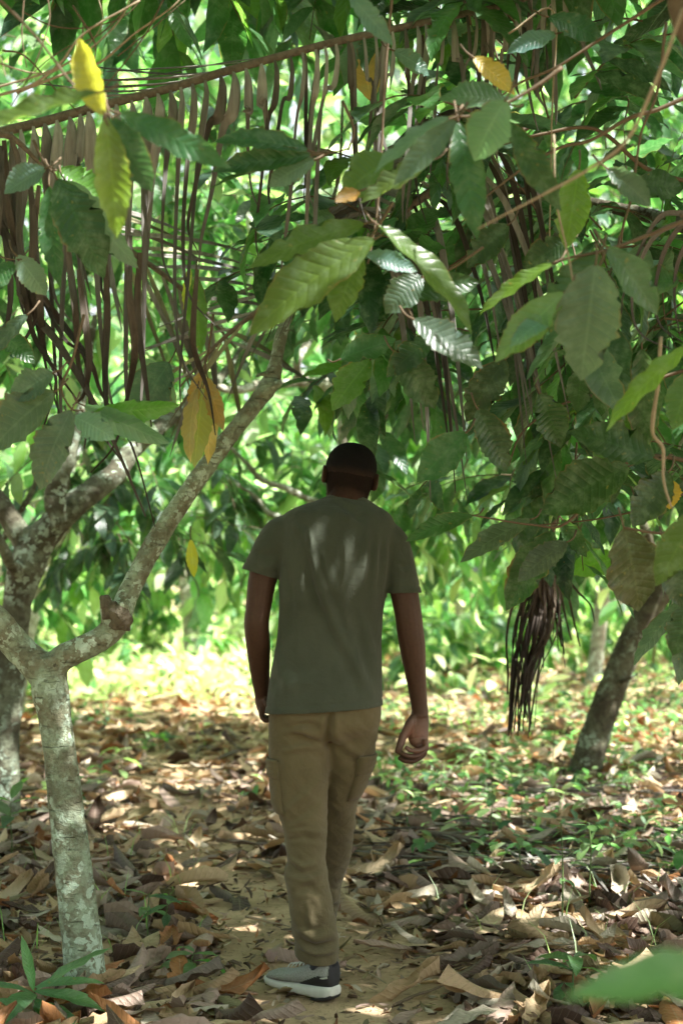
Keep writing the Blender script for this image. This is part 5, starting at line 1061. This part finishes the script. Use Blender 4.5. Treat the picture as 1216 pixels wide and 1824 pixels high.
# shrub whose leaf tip reaches in, out of focus, at the lower right
sr = empty('shrub', (.44, 1.22, -.01), label='green shrub leaf poking in close and blurred at the lower right', cat='plant')
V, F = tube([(0, 0, 0), (.02, .0, .4), (-.02, .01, .8), (-.03, 0, .99)], [.008, .007, .005, .003], 8, 5); obj('stem', mesh('stem', V, F), M['stem'], sr)
Ls = Leaves()
for o_, a_, n_, s_ in [((-.03, 0, .985), (-1, -.12, .10), (0, -.3, 1), .23), ((-.03, 0, .97), (-.5, -.25, -.42), (0, -.4, 1), .2), ((-.03, 0, .97), (.8, .3, .3), (0, 0, 1), .2), ((-.02, 0, .8), (.6, -.6, .1), (0, 0, 1), .2), ((-.02, 0, .75), (.5, .7, .0), (0, 0, 1), .2), ((0, 0, .55), (.9, .1, .1), (0, 0, 1), .2)]: Ls.add(np.array(o_), np.array(a_, float), unit(np.array(n_, float)), s_, (.05, .13, .055), 3)
v, f, uv, tt = Ls.build(G_HI); obj('leaves', mesh('leaves', v, f, uv, tt), M['leaf'], sr)
# grass blades in thin tufts
gv = []; gf = []; gt = []; n = 0
for _ in range(900):
    y = random.uniform(4.3, 15); x = random.uniform(-.27 * y, .27 * y)
    if fbm([[x * 1.3, y * 1.3, 5.]], 51)[0] < .05: continue
    h = random.uniform(.05, .2); q = random.random() * 6.28; z = gh1(x, y); dx, dy = math.cos(q), math.sin(q); w_ = .0022
    c = np.array([[x - dy*w_, y + dx*w_, z], [x + dy*w_, y - dx*w_, z], [x + dx*h*.25 - dy*w_, y + dy*h*.25 + dx*w_, z + h*.6], [x + dx*h*.25 + dy*w_, y + dy*h*.25 - dx*w_, z + h*.6], [x + dx*h*.75, y + dy*h*.75, z + h]])
    gv.append(c); gf += [(n, n+1, n+3, n+2), (n+2, n+3, n+4, n+4)[:3] + (n+4,)]; gt.append(np.tile(np.array([pick(BRIGHT)]), (5, 1))); n += 5
gf = [f if len(set(f)) == 4 else tuple(dict.fromkeys(f)) for f in gf]
tag(obj('grass', mesh('grass', np.vstack(gv), gf, np.full((n, 2), .3), np.vstack(gt)), M['leaf']), kind='stuff')
# fallen twigs
for k_, (a, b, c, d) in enumerate([(560, 1700, 690, 1760), (640, 1690, 700, 1655), (700, 1800, 840, 1740), (210, 1750, 420, 1800), (0, 1600, 110, 1640), (830, 1824, 870, 1775), (440, 1640, 520, 1660), (880, 1640, 1000, 1600), (250, 1680, 330, 1700), (1030, 1740, 1160, 1760)]):
    p0, p1 = np.array(PG(a, b)), np.array(PG(c, d)); pts = []
    for f in np.linspace(0, 1, 5): p = p0 * (1-f) + p1 * f + rdir() * .012; p[2] = gh1(p[0], p[1]) + .02 + .008 * random.random(); pts.append(p)
    V, F = tube(pts, [.005, .0048, .004, .003, .002], 7, 4); V = V - pts[0]
    tag(obj('fallen_twig', mesh('fallen_twig', V, F), M['twig' if k_ % 3 else 'vine'], None, pts[0]), ['thin twig on the bare soil behind the shoe', 'short twig right of the trouser cuff', 'twig on the soil at the bottom right', 'long twig beside the foot of the near trunk', 'twig left of the near trunk', 'pale twig sticking up at the bottom edge', 'short twig left of the trouser cuff', 'twig lying before the palm fronds', 'twig under the paired seedlings', 'twig beneath the blurred leaf'][k_], 'twig', 'twigs dropped on the path')

# tell apart what would share a label
def relabel():
    dd = {}
    for o in COL.objects:
        if o.parent is None and o.name.split('.')[0] in ('fallen_leaf', 'seedling') and 'label' in o: dd.setdefault(o['label'], []).append(o)
    for lab, os_ in dd.items():
        if len(os_) < 2: continue
        os_.sort(key=lambda o: o.matrix_basis.translation.x / max(o.matrix_basis.translation.y, 1)); n = len(os_)
        names = {2: ['left', 'right'], 3: ['left', 'middle', 'right']}.get(n, ['leftmost', 'second from left'] + [('third', 'fourth', 'fifth', 'sixth', 'seventh', 'eighth')[i] + ' from left' for i in range(max(0, n - 3))] + ['rightmost'])
        for o, q in zip(os_, names): o['label'] = ' '.join((q.split(' from')[0] + ' ' + lab).split()[:16])
relabel()
